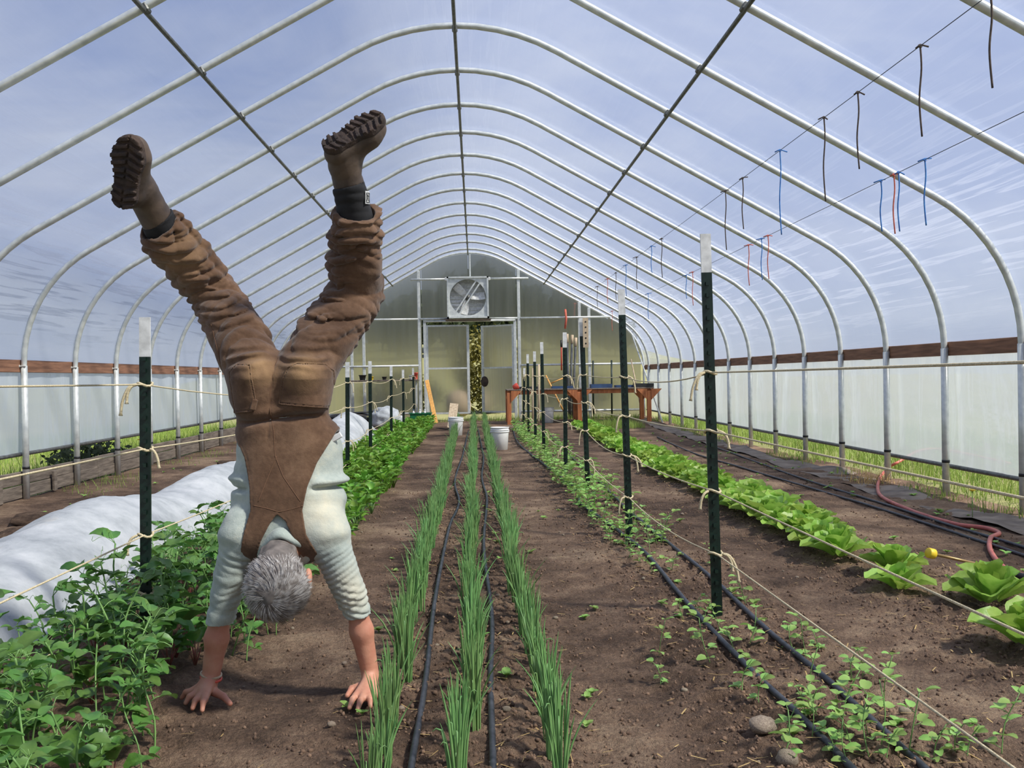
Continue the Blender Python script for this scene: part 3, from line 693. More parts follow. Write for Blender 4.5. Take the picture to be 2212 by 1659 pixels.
for i in range(46):
    x = float(RNG.uniform(-1.0, 2.2)); y = float(2.6+RNG.uniform(0, 1)**1.6*6)
    if -.95 < x < -.4 and 3.4 < y < 3.8: continue
    r = float(RNG.uniform(.006, .016)); stone(0, 0, r, 'small pale pebble lying on the soil', .7, i, 'pebbles on the soil', pt=Vector((x, y, 0)), rot=i)
# ------------------------------------------------------------------ buckets
def bucket(px, py, label, h=.37, dark=False):
    p = gnd(px, py); o = empty('bucket', (p.x, p.y, gz(p.x, p.y)), .4); tag(o, label, 'bucket')
    pail = MB().lathe([(.118, 0), (.125, .004), (.146, h*.8), (.147, h), (.143, h), (.140, h*.8), (.119, .01), (.001, .01)], 28, close=False).build('pail', MT['white_pl'], o, True)
    mb = MB()
    for z in (h*.80, h*.88, h-.006): mb.lathe([(.146, z-.008), (.156, z-.006), (.156, z+.004), (.146, z+.006)], 28, close=False)
    mb.build('rim_rings', MT['white_pl'], pail, True)
    MB().tube([(.157*math.cos(a), .157*math.sin(a), h*.80-.14*math.sin(a)) for a in np.linspace(0, PI, 14)], .0025, 5).build('wire_handle', MT['steel'], o, True)
    for s in (-1, 1): MB().tube([(s*.145, 0, h*.8), (s*.168, 0, h*.8)], .014, 8).build('handle_ear', MT['white_pl'], pail, True)
bucket(1080, 970, 'white plastic bucket right of the onion rows')
bucket(985, 943, 'white plastic bucket in front of a tan board')
bucket(1184, 918, 'white plastic bucket under the potting bench')
# ------------------------------------------------------------------ bench with trays
bn = empty('potting_bench', (0, 0, .06)); tag(bn, 'long cedar potting bench by the end wall', 'bench')
by0, by1 = 22.95, 24.1; bx0, bx1 = .74, 4.22; bh = .82
for k in range(6): MB().box(((bx0+bx1)/2, by0+.1+k*.19, bh-.02), (bx1-bx0, .17, .03), None, .004).build('top_slat', MT['greyboard'], bn)
for x in (bx0+.05, 2.45, bx1-.12):
    for y in (by0+.06, by1-.06):
        lg = MB().box((x, y, bh/2-.06), (.10, .10, bh-.05), None, .006).build('leg', MT['wood'], bn)
        MB().prism([Vector((x+.05, 0, bh-.04)), Vector((x+.30, 0, bh-.04)), Vector((x+.05, 0, bh-.30))], (0, y-.07, 0), (0, y-.045, 0)).build('gusset', MT['wood'], lg)
        if x > 1: MB().prism([Vector((x-.05, 0, bh-.04)), Vector((x-.30, 0, bh-.04)), Vector((x-.05, 0, bh-.30))], (0, y-.07, 0), (0, y-.045, 0)).build('gusset', MT['wood'], lg)
for y in (by0+.06, by1-.06): MB().box(((bx0+bx1)/2, y+.03, bh-.085), (bx1-bx0, .04, .09), None, .004).build('apron', MT['wood'], bn)
def tray(x, y, w, d, mt, label, h=.055):
    o = empty('seed_tray', (x, y, .06+bh-.004)); tag(o, label, 'seed tray', None)
    mb = MB(); mb.box((0, 0, .004), (w, d, .008))
    for s in (-1, 1): mb.box((s*w/2, 0, h/2), (.008, d, h)); mb.box((0, s*d/2, h/2), (w, .008, h))
    mb.build('tray_shell', MT[mt], o)
    for i in range(4): MB().box((-w*.375+i*w*.25, 0, h*.45), (w*.22, d*.9, h*.7), None, .008).build('cell', MT['soil'], o)
tray(1.25, 23.4, .5, .26, 'black_pl', 'black seed tray next to the red scoop')
tray(2.1, 23.5, .52, .3, 'blue_pl', 'blue seed tray above the middle bench legs'); tray(3.0, 23.3, .5, .3, 'blue_pl', 'blue seed tray right of the middle bench legs', .09)
tray(3.62, 23.5, .5, .3, 'blue_pl', 'blue seed tray toward the right end of the bench'); tray(4.02, 23.3, .45, .3, 'black_pl', 'black seed tray at the right end of the bench', .09)
sc = MB(); sc.lathe([(.02, -.10), (.06, -.09), (.08, .02), (.075, .03), (.04, .0), (.02, -.08)], 14); o = sc.build('scoop', MT['red_pl'], None, True)
o.rotation_euler = (.2, 1.1, .4); o.location = (.98, 23.1, .06+bh+.07); tag(o, 'red plastic scoop resting on the corner of the bench', 'scoop')
# things leaning by the wall
def pole(a, b, r, mt, label, name, cat, tip=None, group=None):
    o = MB().tube([a, b], r, 8).build(name, MT[mt], None, True); tag(o, label, cat, group)
    if tip: d = (Vector(b)-Vector(a)).normalized(); MB().tube([Vector(b)-d*tip[1], Vector(b)+d*.004], r*1.25, 8).build('tip', MT[tip[0]], o, True)
    return o
def PX(px, py, Y): return atY(px, py, Y)
pole(PX(1222, 897, 24.6), PX(1179, 811, 24.9), .022, 'yellow_wood', 'yellow wooden tool handle leaning at the end wall', 'tool_handle', 'tool handle')
pole(PX(1190, 828, 24.95), PX(1216, 817, 24.95), .016, 'yellow_wood', 'short brown wooden handle lying across a leaning one', 'tool_handle', 'tool handle')
pole(PX(1390, 908, 24.6), PX(1363, 776, 25.1), .017, 'pale_wood', 'pale wooden hoe handle leaning behind the bench', 'tool_handle', 'tool handle')
for i, (x0, y0, x1, y1) in enumerate([(1231, 850, 1236, 724), (1236, 850, 1244, 730), (1230, 850, 1225, 722)]):
    pole(PX(x0, 912, 24.9), PX(x1, y1, 25.15), .03, 'grey_pipe', 'grey pipe with a white tip standing in a bundle', 'pipe', 'pipe', ('pale_wood', .22), 'grey pipes behind the bench')
o = pole(PX(1213, 800, 25.1), PX(1212.5, 735, 25.15), .02, 'red_pl', 'red tool handle with black grip hanging by the pipes', 'tool_handle', 'tool handle', ('black_pl', .18))
for px, t, b in ((1281, 779, 905), (1321, 778, 905)): pole(PX(px+1, b, 25.2), PX(px, t, 25.2), .022, 'tgreen', 'bare dark green stake standing at the end wall', 'stake', 'stake', None, 'stakes at the end wall')
for px, t, b in ((1151, 795, 930), (1164, 787, 925)): q = gnd(px, b); pole((q.x, q.y, gz(q.x, q.y)-.02), PX(px, t, q.y), .022, 'pale_wood', 'pale wooden stake standing among the far green posts', 'stake', 'stake', None, 'wooden stakes in the seedling row')
ob = MB().tube([(0, 0, 0), (.02, 0, -.25), (-.01, 0, -.5)], .03, 6).build('twine_hank', MT['orange_tw'], None, True); ob.location = PX(1221, 668, 25.25); tag(ob, 'orange twine hank hanging against the end wall', 'twine')
ot = pole(PX(942, 915, 24.0), PX(922, 822, 25.2), .0, 'yellow_wood', 'yellow timber plank leaning left of the door', 'plank', 'plank')
bpy.data.meshes.remove(ot.data) if False else None
ot.data = MB().bar(PX(942, 915, 24.0), PX(922, 822, 25.2), .10, .045, (0, 1, 0), .005).mesh('plank'); ot.data.materials.append(MT['yellow_wood'])
o = MB().bar(PX(975, 925, 21.5), PX(981, 872, 21.9), .19, .03, (0, 1, 0), .004).build('plank', MT['pale_wood']); tag(o, 'short tan board standing behind a white bucket', 'plank')
sh = empty('shelf', (-2.35, YW-.42, 0)); tag(sh, 'long narrow shelf with pots along the end wall', 'shelf')
MB().box((0, 0, 1.13), (1.85, .34, .04), None, .005).build('shelf_board', MT['greyboard'], sh)
for x in (-.85, .85): MB().box((x, .1, .565), (.05, .05, 1.09)).build('leg', MT['steel'], sh)
def pot(x, y, z, r, h, mt, label, lid=None):
    o = empty('pot', (x, y, z)); MB().lathe([(r*.75, 0), (r, h), (r*1.08, h), (r*1.08, h*.85), (r, h*.85)], 16, close=False).lathe([(.001, h*.9), (r*.98, h*.9)], 16, close=False).lathe([(.001, 0), (r*.75, 0)], 16, close=False).build('pot_wall', MT[mt], o, True)
    MB().lathe([(r*1.02, h*.95), (r*1.12, h*.95), (r*1.12, h*1.02), (r*1.02, h*1.02)], 16).build('pot_rim', MT[mt], o, True); tag(o, label, 'pot')
zs_ = 1.15
pot(-2.85, YW-.45, zs_, .09, .13, 'black_pl', 'wide black pot at the left of the wall shelf'); pot(-2.62, YW-.45, zs_, .05, .09, 'yellow', 'small yellow pot on the wall shelf')
pot(-2.3, YW-.45, zs_, .06, .08, 'black_pl', 'small black pot in the middle of the wall shelf'); pot(-1.62, YW-.45, zs_, .055, .10, 'white_pl', 'white pot beside the red can on the wall shelf'); pot(-1.5, YW-.45, zs_, .05, .17, 'red_pl', 'red can at the right end of the wall shelf')
cr = empty('crate', (-1.32, 23.6, gz(-1.32, 23.6))); tag(cr, 'green plastic tub with bottles left of the door', 'tub')
mb = MB()
for s in (-1, 1): mb.box((s*.24, 0, .13), (.015, .34, .26)); mb.box((0, s*.17, .13), (.48, .015, .26))
mb.box((0, 0, .01), (.48, .34, .02)); mb.build('tub_wall', MT['green_pl'], cr)
mb = MB()
for s in (-1, 1): mb.box((s*.25, 0, .265), (.035, .38, .02)); mb.box((0, s*.18, .265), (.5, .035, .02))
mb.build('tub_rim', MT['green_pl'], cr)
for i, (x, mt) in enumerate(((-.17, 'white_pl'), (-.02, 'white_pl'), (.1, 'white_pl'))):
    b = empty('bottle', (-1.32+x, 23.58, gz(-1.32, 23.6)+.02)); tag(b, 'white bottle standing in the green tub', 'bottle', 'bottles in the green tub')
    MB().lathe([(.04, 0), (.042, .22), (.02, .28), (.018, .31)], 12).build('bottle_body', MT[mt], b, True); MB().lathe([(.02, .31), (.02, .34)], 10).build('bottle_cap', MT['blue_pl' if i == 0 else 'white_pl'], b.children[0], True)
# white cloth bundle, black coil, old post
vs, = [None],
bm = bmesh.new(); bmesh.ops.create_icosphere(bm, subdivisions=4, radius=1); va = np.array([v.co for v in bm.verts]); d = 1+(fbm(va*2.2+9, 4, 61)-.5)*.7
for v, k in zip(bm.verts, d): v.co = Vector((v.co.x*.38*k, v.co.y*.35*k, max(v.co.z*.27*k, -.17)))
me = bpy.data.meshes.new('cloth_bundle'); bm.to_mesh(me); bm.free(); me.polygons.foreach_set('use_smooth', [True]*len(me.polygons))
o = link('cloth_bundle', me, None, MT['rowcover']); o.location = (-2.05, 22.6, gz(-2.05, 22.6)+.2); tag(o, 'crumpled white cloth bundle beyond the row cover', 'cloth')
mb = MB()
for k in range(9):
    R = .40+.05*math.sin(k*2.1); mb.tube([(R*1.25*math.cos(a)+.03*k, R*.8*math.sin(a), .03+.03*k+.05*math.sin(a+k)) for a in np.linspace(0, 2*PI, 26)], .017, 6)
o = mb.build('hose_coil', MT['black_pl'], None, True); o.location = (-3.05, 22.9, gz(-3.05, 22.9)+.05); tag(o, 'coil of black tubing beside the end wall', 'hose')
q = gnd(737, 905); o = MB().bar((0, 0, -.05), (.03, 0, 1.12), .17, .15, bev=.015).build('wooden_post', MT['greyboard']); o.location = (-3.35, 21.6, 0); tag(o, 'thick weathered wooden post behind the row cover', 'post')
# landscape cloth along the right edge and low stones left
yv = np.linspace(2, 24.5, 120); tv = np.linspace(0, 1, 10); Yg, Tg = np.meshgrid(yv, tv, indexing='ij')
Xg = 3.86+.12*(fbm(np.stack([Yg*.8, Tg*2], -1), 3, 71)-.5)*2+Tg*(.42+.1*np.sin(Yg*1.3)); Zg = gh(Xg, Yg)-.030+.075*fbm(np.stack([Xg*3, Yg*2], -1), 3, 72)
o = link('ground_cloth', npmesh('ground_cloth', np.stack([Xg, Yg, Zg], -1).reshape(-1, 3), gridfaces(10, 120)), None, MT['landcloth']); tag(o, 'grey woven ground cloth strip along the right curtain', 'ground cloth')
for i, (px, py, r) in enumerate([(90, 1130, .26), (215, 1105, .22), (330, 1075, .24), (420, 1035, .2), (45, 1160, .2), (500, 1005, .2)]):
    o = stone(px, py, r, 'flat brown earthen slab between row cover and board', .22, i, 'earthen slabs by the left board', rot=i*1.3); o.data = o.data.copy(); o.data.materials[0] = MT['soil']
# ------------------------------------------------------------------ plants
def leafgeo(L, W, nl=5, nw=2, cup=.15, droop=.3, tip=1.0, wave=0., seed=0, base=.08, lobes=0, skew=.8, tipw=.02):
    """a leaf along +Y, upper side +Z; returns verts, faces"""
    r = random.Random(seed); vs = []; fs = []; m = 2*nw+1
    for i in range(nl+1):
        t = i/nl; w = W*.5*(math.sin(PI*min(1, base+t*(1-base))**skew)**tip) if t < .999 else W*tipw
        if lobes and 0 < i < nl: w *= 1+.22*(-1)**i
        w = max(w, W*.03); y = L*(t-.12*droop*t*t); z = L*(.28*droop*t-.55*droop*t*t)
        for j in range(-nw, nw+1):
            s = j/nw; wv = wave*W*(r.random()-.5)*abs(s)*(1 if 0 < t < 1 else 0)
            vs.append((s*w, y, z+cup*abs(s)**1.5*w*2+wv))
    for i in range(nl):
        for j in range(m-1): a = i*m+j; fs.append((a, a+1, a+m+1, a+m))
    return vs, fs
def leafmesh(name, mat, **k):
    me = MB().add(*leafgeo(**k)); d = bpy.data.meshes.new(name); d.from_pydata(me.v, [], me.f); d.polygons.foreach_set('use_smooth', [True]*len(d.polygons)); d.materials.append(mat); d.update(); return d
def LM(yaw, pitch, roll, loc, s=1.):
    return Matrix.Translation(loc) @ Matrix.Rotation(yaw, 4, 'Z') @ Matrix.Rotation(pitch, 4, 'X') @ Matrix.Rotation(roll, 4, 'Y') @ Matrix.Scale(s, 4)
def plant(name, stems, leaves, stem_mat, merged=None):
    """stems: list of (pts, r); leaves: list of (mesh or (geo, mat), matrix)"""
    if merged is None:
        o = empty(name); mb = MB()
        for p, r in stems: mb.tube(p, r, 5)
        if stems: mb.build('stem', stem_mat, o, True)
        for me, mx in leaves:
            l = link('leaf', me, o); l.matrix_local = mx
        return o
    mb = MB()
    for p, r in stems: mb.tube(p, r, 4, False)
    for me, mx in leaves:
        mb.add([mx @ v.co for v in me.vertices], [tuple(q.vertices) for q in me.polygons])
    d = bpy.data.meshes.new(name); d.from_pydata(mb.v, [], mb.f); d.polygons.foreach_set('use_smooth', [True]*len(d.polygons)); d.materials.append(merged); d.update()
    return link(name, d)
def park(o):
    """prototypes become the first placed copy; remember them"""
    return [o, False]
def put(proto, x, y, rz, s, label, cat, group, dz=0., tilt=(0, 0)):
    o = clone(proto[0]) if proto[1] else proto[0]; proto[1] = True
    o.location = (x, y, gz(x, y)+dz); o.rotation_euler = (tilt[0], tilt[1], rz); o.scale = (s, s, s)
    return tag(o, label, cat, group)
def drop_unused(ps):
    for p in ps:
        if not p[1]:
            for c in list(p[0].children): bpy.data.objects.remove(c)
            bpy.data.objects.remove(p[0])
pl = [leafmesh('leaf', MT['pea'], L=.055, W=.042, nl=4, nw=1, cup=.25, droop=.5, tip=.6, seed=i, base=.16, skew=1., tipw=.14) for i in range(3)]
plb = [leafmesh('leaf', MT['pea'], L=.075, W=.066, nl=4, nw=2, cup=.2, droop=.6, tip=.55, wave=.1, seed=i, base=.2, skew=1., tipw=.15) for i in range(2)]
bl = [leafmesh('leaf', MT['pea_dk'], L=.15, W=.085, nl=6, nw=2, cup=.3, droop=.8, tip=.8, wave=.35, seed=i, base=.1) for i in range(3)]
gl = [leafmesh('leaf', MT['green'], L=.12, W=.07, nl=5, nw=2, cup=.25, droop=.9, tip=.8, wave=.3, seed=i, base=.12, lobes=i % 2) for i in range(3)]
sl = [leafmesh('leaf', MT['seedling'], L=.034, W=.027, nl=3, nw=1, cup=.2, droop=.4, tip=.6, seed=i, base=.16, skew=1., tipw=.15) for i in range(2)]
ll = [leafmesh('leaf', MT['lettuce'], L=.165, W=.150, nl=7, nw=3, cup=.30, droop=.62, tip=.55, wave=.16, seed=i, base=.10, skew=1.45, tipw=.26) for i in range(3)]
lls = [leafmesh('leaf', MT['lettuce'], L=.12, W=.10, nl=6, nw=2, cup=.5, droop=.3, tip=.55, wave=.2, seed=i+5, base=.10, skew=1.4, tipw=.26) for i in range(2)]
def mk_pea(seed, h, n, big=True):
    r = random.Random(seed); px = r.uniform(-.06, .06); py = r.uniform(-.06, .06)
    pts = spline([(0, 0, -.01), (px*.3, py*.3, h*.35), (px*.8-.02, py, h*.7), (px*1.4, py*1.4, h)], 4); lv = []; st = [(pts, [.0035]*len(pts))]
    for i in range(n):
        t = .18+.82*i/(n-1); p = pts[min(int(t*(len(pts)-1)), len(pts)-1)]; yaw = i*2.4+r.uniform(-.4, .4)
        e = p+Vector((-math.sin(yaw), math.cos(yaw), .45)).normalized()*h*.16
        st.append(([p, (p+e)/2+Vector((0, 0, .006)), e], .0018))
        for s in (-.7, .7):
            me = (plb if (big and i % 2) else pl)[(i+(s > 0)) % 2]
            lv.append((me, LM(yaw+s, r.uniform(-.2, .55), r.uniform(-.4, .4), e if s > 0 else p.lerp(e, .7), r.uniform(.75, 1.1))))
    for k in range(2):
        yaw = r.uniform(0, 6); p = pts[-1]; d = Vector((-math.sin(yaw), math.cos(yaw), 0))
        st.append((spline([p, p+d*.04+Vector((0, 0, .04)), p+d*.08+Vector((0, 0, .03)), p+d*.075+Vector((0, 0, .05))], 3), .001))
    return park(plant('pea_plant', st, lv, MT['stem']))
def mk_beet(seed, n, h, merged=None, leaves=None, name='beet_plant', sm='redstem'):
    r = random.Random(seed); st = []; lv = []; leaves = leaves or bl
    for i in range(n):
        yaw = i*2.4+r.uniform(-.3, .3); out = .25+.75*i/n; ln = h*(1.05-.35*i/n)*r.uniform(.85, 1.1)
        d = Vector((-math.sin(yaw)*out*.55, math.cos(yaw)*out*.55, .85)).normalized(); e = d*ln*.62
        st.append(([(0, 0, -.01), d*ln*.3, e], [.004, .0035, .0025])); lv.append((leaves[i % len(leaves)], LM(yaw, 1.15-out*.9, r.uniform(-.3, .3), e, ln/.24*r.uniform(.85, 1.1))))
    return park(plant(name, st, lv, MT[sm], merged))
def mk_let(seed, merged=None):
    r = random.Random(seed); lv = []
    for i in range(13):
        ring = 0 if i < 4 else (1 if i < 8 else 2); yaw = i*2.4+r.uniform(-.25, .25)
        pit = (1.3, .92, .48)[ring]+r.uniform(-.12, .12); me = (lls if ring == 0 else ll)[i % 2]; rad = (.008, .02, .03)[ring]
        lv.append((me, LM(yaw, pit, r.uniform(-.2, .2), (-math.sin(yaw)*rad, math.cos(yaw)*rad, .012+.012*(2-ring)), (1, .92, .98)[ring]*r.uniform(.85, 1.12))))
    return park(plant('lettuce_head', [], lv, None, merged))
def mk_seed(seed, h, n, merged=None):
    r = random.Random(seed); a = r.uniform(-.03, .03); pts = spline([(0, 0, -.01), (a, .01, h*.5), (a*2, -.01, h)], 3); st = [(pts, .0018)]; lv = []
    for i in range(n):
        t = .25+.75*i/max(n-1, 1); p = pts[min(int(t*(len(pts)-1)), len(pts)-1)]; yaw = i*2.2+r.uniform(-.5, .5)
        for s in (-.8, .8):
            d = Vector((-math.sin(yaw+s*.3), math.cos(yaw+s*.3), .4))*h*.13
            lv.append((sl[i % 2], LM(yaw+s, r.uniform(0, .5), r.uniform(-.4, .4), p+d, r.uniform(.8, 1.35))))
        st.append(([p, p+Vector((-math.sin(yaw), math.cos(yaw), .4))*h*.13], .0012))
    return park(plant('pea_seedling', st, lv, MT['stem'], merged))
def mk_weed(seed):
    r = random.Random(seed); lv = []
    for i in range(5): lv.append((sl[i % 2], LM(i*1.26+r.uniform(-.3, .3), r.uniform(.1, .7), 0, (0, 0, .006), r.uniform(.5, 1.))))
    return park(plant('weed_seedling', [([(0, 0, -.01), (0, 0, .01)], .0015)], lv, None, MT['seedling']))
def mk_onion(seed):
    r = random.Random(seed); mb = MB()
    for i in range(15):
        a = r.uniform(0, 6.28); rr = r.uniform(0, .02); bx, by = rr*math.cos(a), rr*math.sin(a); h = r.uniform(.19, .32)*(1 if i else 1.1); ln = r.uniform(.005, .055)*(1 if r.random() < .86 else 2.6); a += r.uniform(-.6, .6)
        cxv, cyv = math.cos(a)*ln, math.sin(a)*ln*.8; pts = [(bx, by, -.012), (bx+cxv*.15, by+cyv*.15, h*.35), (bx+cxv*.5, by+cyv*.5, h*.72), (bx+cxv, by+cyv, h*(1 if r.random() < .85 else .7))]
        w = r.uniform(.0024, .0040); mb.tube(spline(pts, 2), [w*.9, w*1.05, w*1.1, w*1.0, w*.85, w*.6, w*.12], 4, False)
    d = bpy.data.meshes.new('onion_plant'); d.from_pydata(mb.v, [], mb.f); d.polygons.foreach_set('use_smooth', [True]*len(d.polygons)); d.materials.append(MT['chive']); d.update(); return park(link('onion_plant', d))
def seg(y):
    return 'before the first tall post' if y < 4.6 else 'between first and second tall posts' if y < 7 else 'between second and third tall posts' if y < 9.9 else 'between third post and first bucket' if y < 15.9 else 'past the first white bucket'
# --- onions: three rows
ons = [mk_onion(i) for i in range(7)]; k = 0
rowl = ['thin-leaved onion in the row beside the man', 'thin-leaved onion in the row between two hoses', 'thin-leaved onion in the row beside the bare path']
stuffv = []
for row, xr in enumerate((-.325, -.045, .20)):
    y = 2.5+.04*row
    for i in range(175):
        y += random.uniform(.10, .14)*(1 if y < 9 else 1.15)
        if y > 23.2: break
        if row == 2 and 9.8 < y < 10.5: continue
        if row == 0 and 3.50 < y < 3.78: continue
        x = xr-(.018*(y-3) if False else 0)+random.uniform(-.026, .026)+(.012*math.sin(y*1.7+row)); s = random.uniform(.8, 1.12)
        if row == 0: x += -.006*max(y-6, 0)+(.035 if y < 3.9 else 0)
        if i < 99: put(ons[k % 7], x, y, random.uniform(0, 6.28), s, rowl[row]+', '+seg(y), 'onion', 'young onions '+seg(y)+', '+('row beside the man', 'row between two hoses', 'row beside the bare path')[row])
        else: stuffv.append((k % 7, x, y, random.uniform(0, 6.28), s))
        k += 1
mb = MB()
for i, x, y, a, s in stuffv:
    me = ons[i][0].data; mx = Matrix.Translation((x, y, gz(x, y))) @ Matrix.Rotation(a, 4, 'Z') @ Matrix.Scale(s, 4)
    mb.add([mx @ v.co for v in me.vertices], [tuple(q.vertices) for q in me.polygons])
if mb.v:
    d = bpy.data.meshes.new('onion_leaves'); d.from_pydata(mb.v, [], mb.f); d.materials.append(MT['chive']); tag(link('onion_leaves', d), 'far ends of the three thin-leaved onion rows', 'onion leaves', None, 'stuff')
# --- pea and beet bed beside the man
peas = [mk_pea(i, .26+.05*(i % 3), 6) for i in range(5)]; beets = [mk_beet(20+i, 7, .22+.03*i) for i in range(3)]
pk = 0
for y in np.arange(2.15, 6.9, .14):
    for x in np.arange(-1.78, -.90, .125):
        xx = x+random.uniform(-.06, .06); yy_ = y+random.uniform(-.06, .06); 
        if xx > -1.20 and 3.3 < yy_ < 4.0: continue
        if xx > (-1.03 if yy_ < 4.05 else -.93): continue
        if abs(xx+1.55) < .05 and abs(yy_-4.61) < .06: continue
        if random.random() < .05: continue
        edge = .82 if xx > -1.25 else (.75 if xx < -1.68 else .95)
        if random.random() < .16: put(beets[pk % 3], xx, yy_, random.uniform(0, 6.28), random.uniform(.65, 1.0)*edge, 'red-stemmed beet plant among pea vines, '+('in front of the left post' if yy_ < 4.4 else 'beside the left post' if yy_ < 5 else 'beyond the left post'), 'beet', 'beets in the pea bed, '+('in front of' if yy_ < 4.4 else 'beside' if yy_ < 5 else 'beyond'))
        else: put(peas[pk % 5], xx, yy_, random.uniform(0, 6.28), random.uniform(.9, 1.25)*edge, 'leafy round-leaved pea plant, '+('in front of the left post' if yy_ < 4.4 else 'beside the left post' if yy_ < 5 else 'beyond the left post'), 'pea plant', 'pea plants of the bed beside the man, '+('in front of' if yy_ < 4.4 else 'beside' if yy_ < 5 else 'beyond'), tilt=(random.uniform(-.2, .2), random.uniform(-.2, .2)))
        pk += 1
# --- leafy greens further along the same bed
grp = [mk_beet(40+i, 13, .21, None, gl, 'salad_green', 'stem') for i in range(3)]; grm = [mk_beet(50+i, 14, .21, MT['green'], gl, 'salad_green', 'stem') for i in range(4)]; gk = 0
for y in np.concatenate([np.arange(6.7, 12, .23), np.arange(12, 23.4, .27)]):
    for x in np.arange(-1.80, -.90, .205 if y < 12 else .25):
        xx = x+random.uniform(-.07, .07); yy_ = y+random.uniform(-.07, .07)
        if gk >= 295: break
        put((grp if yy_ < 9.0 else grm)[gk % 3], xx, yy_, random.uniform(0, 6.28), random.uniform(.85, 1.25), 'bushy light green salad plant behind the man, '+seg(yy_), 'salad plant', 'salad plants '+seg(yy_)); gk += 1
# --- lettuces
lep = [mk_let(i) for i in range(3)]; lem = [mk_let(10+i, MT['lettuce']) for i in range(4)]; k = 0
for x, y, s, nm in ((2.27, 3.98, 1.3, 'large light green lettuce standing alone at the row end farthest from the bench'), (2.52, 4.74, 1.45, 'second lettuce from the row end farthest from the bench'), (2.22, 5.08, 1.0, 'third lettuce from the row end farthest from the bench'), (2.36, 5.46, 1.2, 'fourth lettuce from the row end farthest from the bench')): put(lep[k % 3], x, y, k*1.3, s, nm, 'lettuce', 'large lettuces at the row end'); k += 1
y = 5.95
while y < 21.5:
    for sgn in (-1, 1):
        x = 2.34+sgn*.11+random.uniform(-.03, .03)-(.012*max(0, 12-y) if False else 0); yy_ = y+sgn*.07+random.uniform(-.04, .04)
        if sgn > 0 and yy_ < 6.5: continue
        put((lep if yy_ < 10.5 else lem)[k % 3], x, yy_, random.uniform(0, 6.28), random.uniform(.85, 1.35), 'light green lettuce on the '+('path' if sgn < 0 else 'curtain')+' side of its row, '+seg(yy_), 'lettuce', 'lettuces '+('path' if sgn < 0 else 'curtain')+' side '+seg(yy_), tilt=(random.uniform(-.1, .1), random.uniform(-.1, .1))); k += 1
    y += random.uniform(.25, .33)
# --- pea seedlings by the right posts
sdp = [mk_seed(i, .10+.025*(i % 4), 4+i % 3) for i in range(5)]; sdm = [mk_seed(10+i, .13+.02*i, 6, MT['seedling']) for i in range(3)]; k = 0
spots = [(1590, 1410), (1620, 1395), (1540, 1440), (1740, 1425), (1765, 1405), (1720, 1400), (1840, 1470), (1860, 1455), (1750, 1500), (1770, 1555), (1800, 1560), (1740, 1560), (1815, 1590), (1760, 1600), (1700, 1585), (1640, 1530), (1845, 1625), (1880, 1640), (1905, 1620), (1800, 1640), (1920, 1650), (1870, 1600), (1830, 1655), (1960, 1630), (2060, 1620), (2090, 1640), (2010, 1645), (2160, 1620), (1915, 1530), (1505, 1330), (1520, 1345), (1480, 1340), (1560, 1365), (1420, 1410), (1430, 1475), (1600, 1500), (1690, 1650), (1370, 1195), (1400, 1205), (1385, 1225), (1410, 1240), (1360, 1215), (1405, 1170), (1430, 1180), (1450, 1235), (1545, 1225), (1610, 1300)]
for px, py in spots:
    q = gnd(px, py); put(sdp[k % 5], q.x+random.uniform(-.01, .01), q.y, random.uniform(0, 6.28), random.uniform(.75, 1.15), 'pea seedling by the hoses '+seg(q.y), 'pea seedling', 'pea seedlings '+seg(q.y)); k += 1
y = 6.6
while y < 21:
    for xr in (.99, 1.27):
        for q in range(2):
            if random.random() < (.80 if xr < 1.1 else .6): put((sdp if y < 8 else sdm)[k % 3], xr+random.uniform(-.07, .05)-(.01*(y-6)), y+random.uniform(-.12, .12), random.uniform(0, 6.28), random.uniform(.8, 1.35)*(1.0 if y < 8 else 1.2), 'pea seedling '+('left' if xr < 1.1 else 'right')+' of the post row, '+seg(y), 'pea seedling', 'seedlings '+('left' if xr < 1.1 else 'right')+' of posts '+seg(y)); k += 1
    y += random.uniform(.17, .24)
wds = [mk_weed(i) for i in range(3)]
for i in range(165):
    z_ = random.random()
    if z_ < .55: x = random.uniform(2.9, 4.1); y = random.uniform(5.5, 19)
    elif z_ < .7: x = random.uniform(.35, 1.6); y = random.uniform(2.8, 9)
    elif z_ < .85: x = random.uniform(-.6, .4); y = random.uniform(2.7, 10)
    else: x = random.uniform(-4.2, -3.2); y = random.uniform(7, 15)
    put(wds[i % 3], x, y, random.uniform(0, 6.28), random.uniform(.7, 1.7), 'tiny green weed seedling growing in bare soil', 'weed', 'weed seedlings in bare soil')
drop_unused(peas+beets+grp+grm+lep+lem+sdp+sdm+wds+ons)
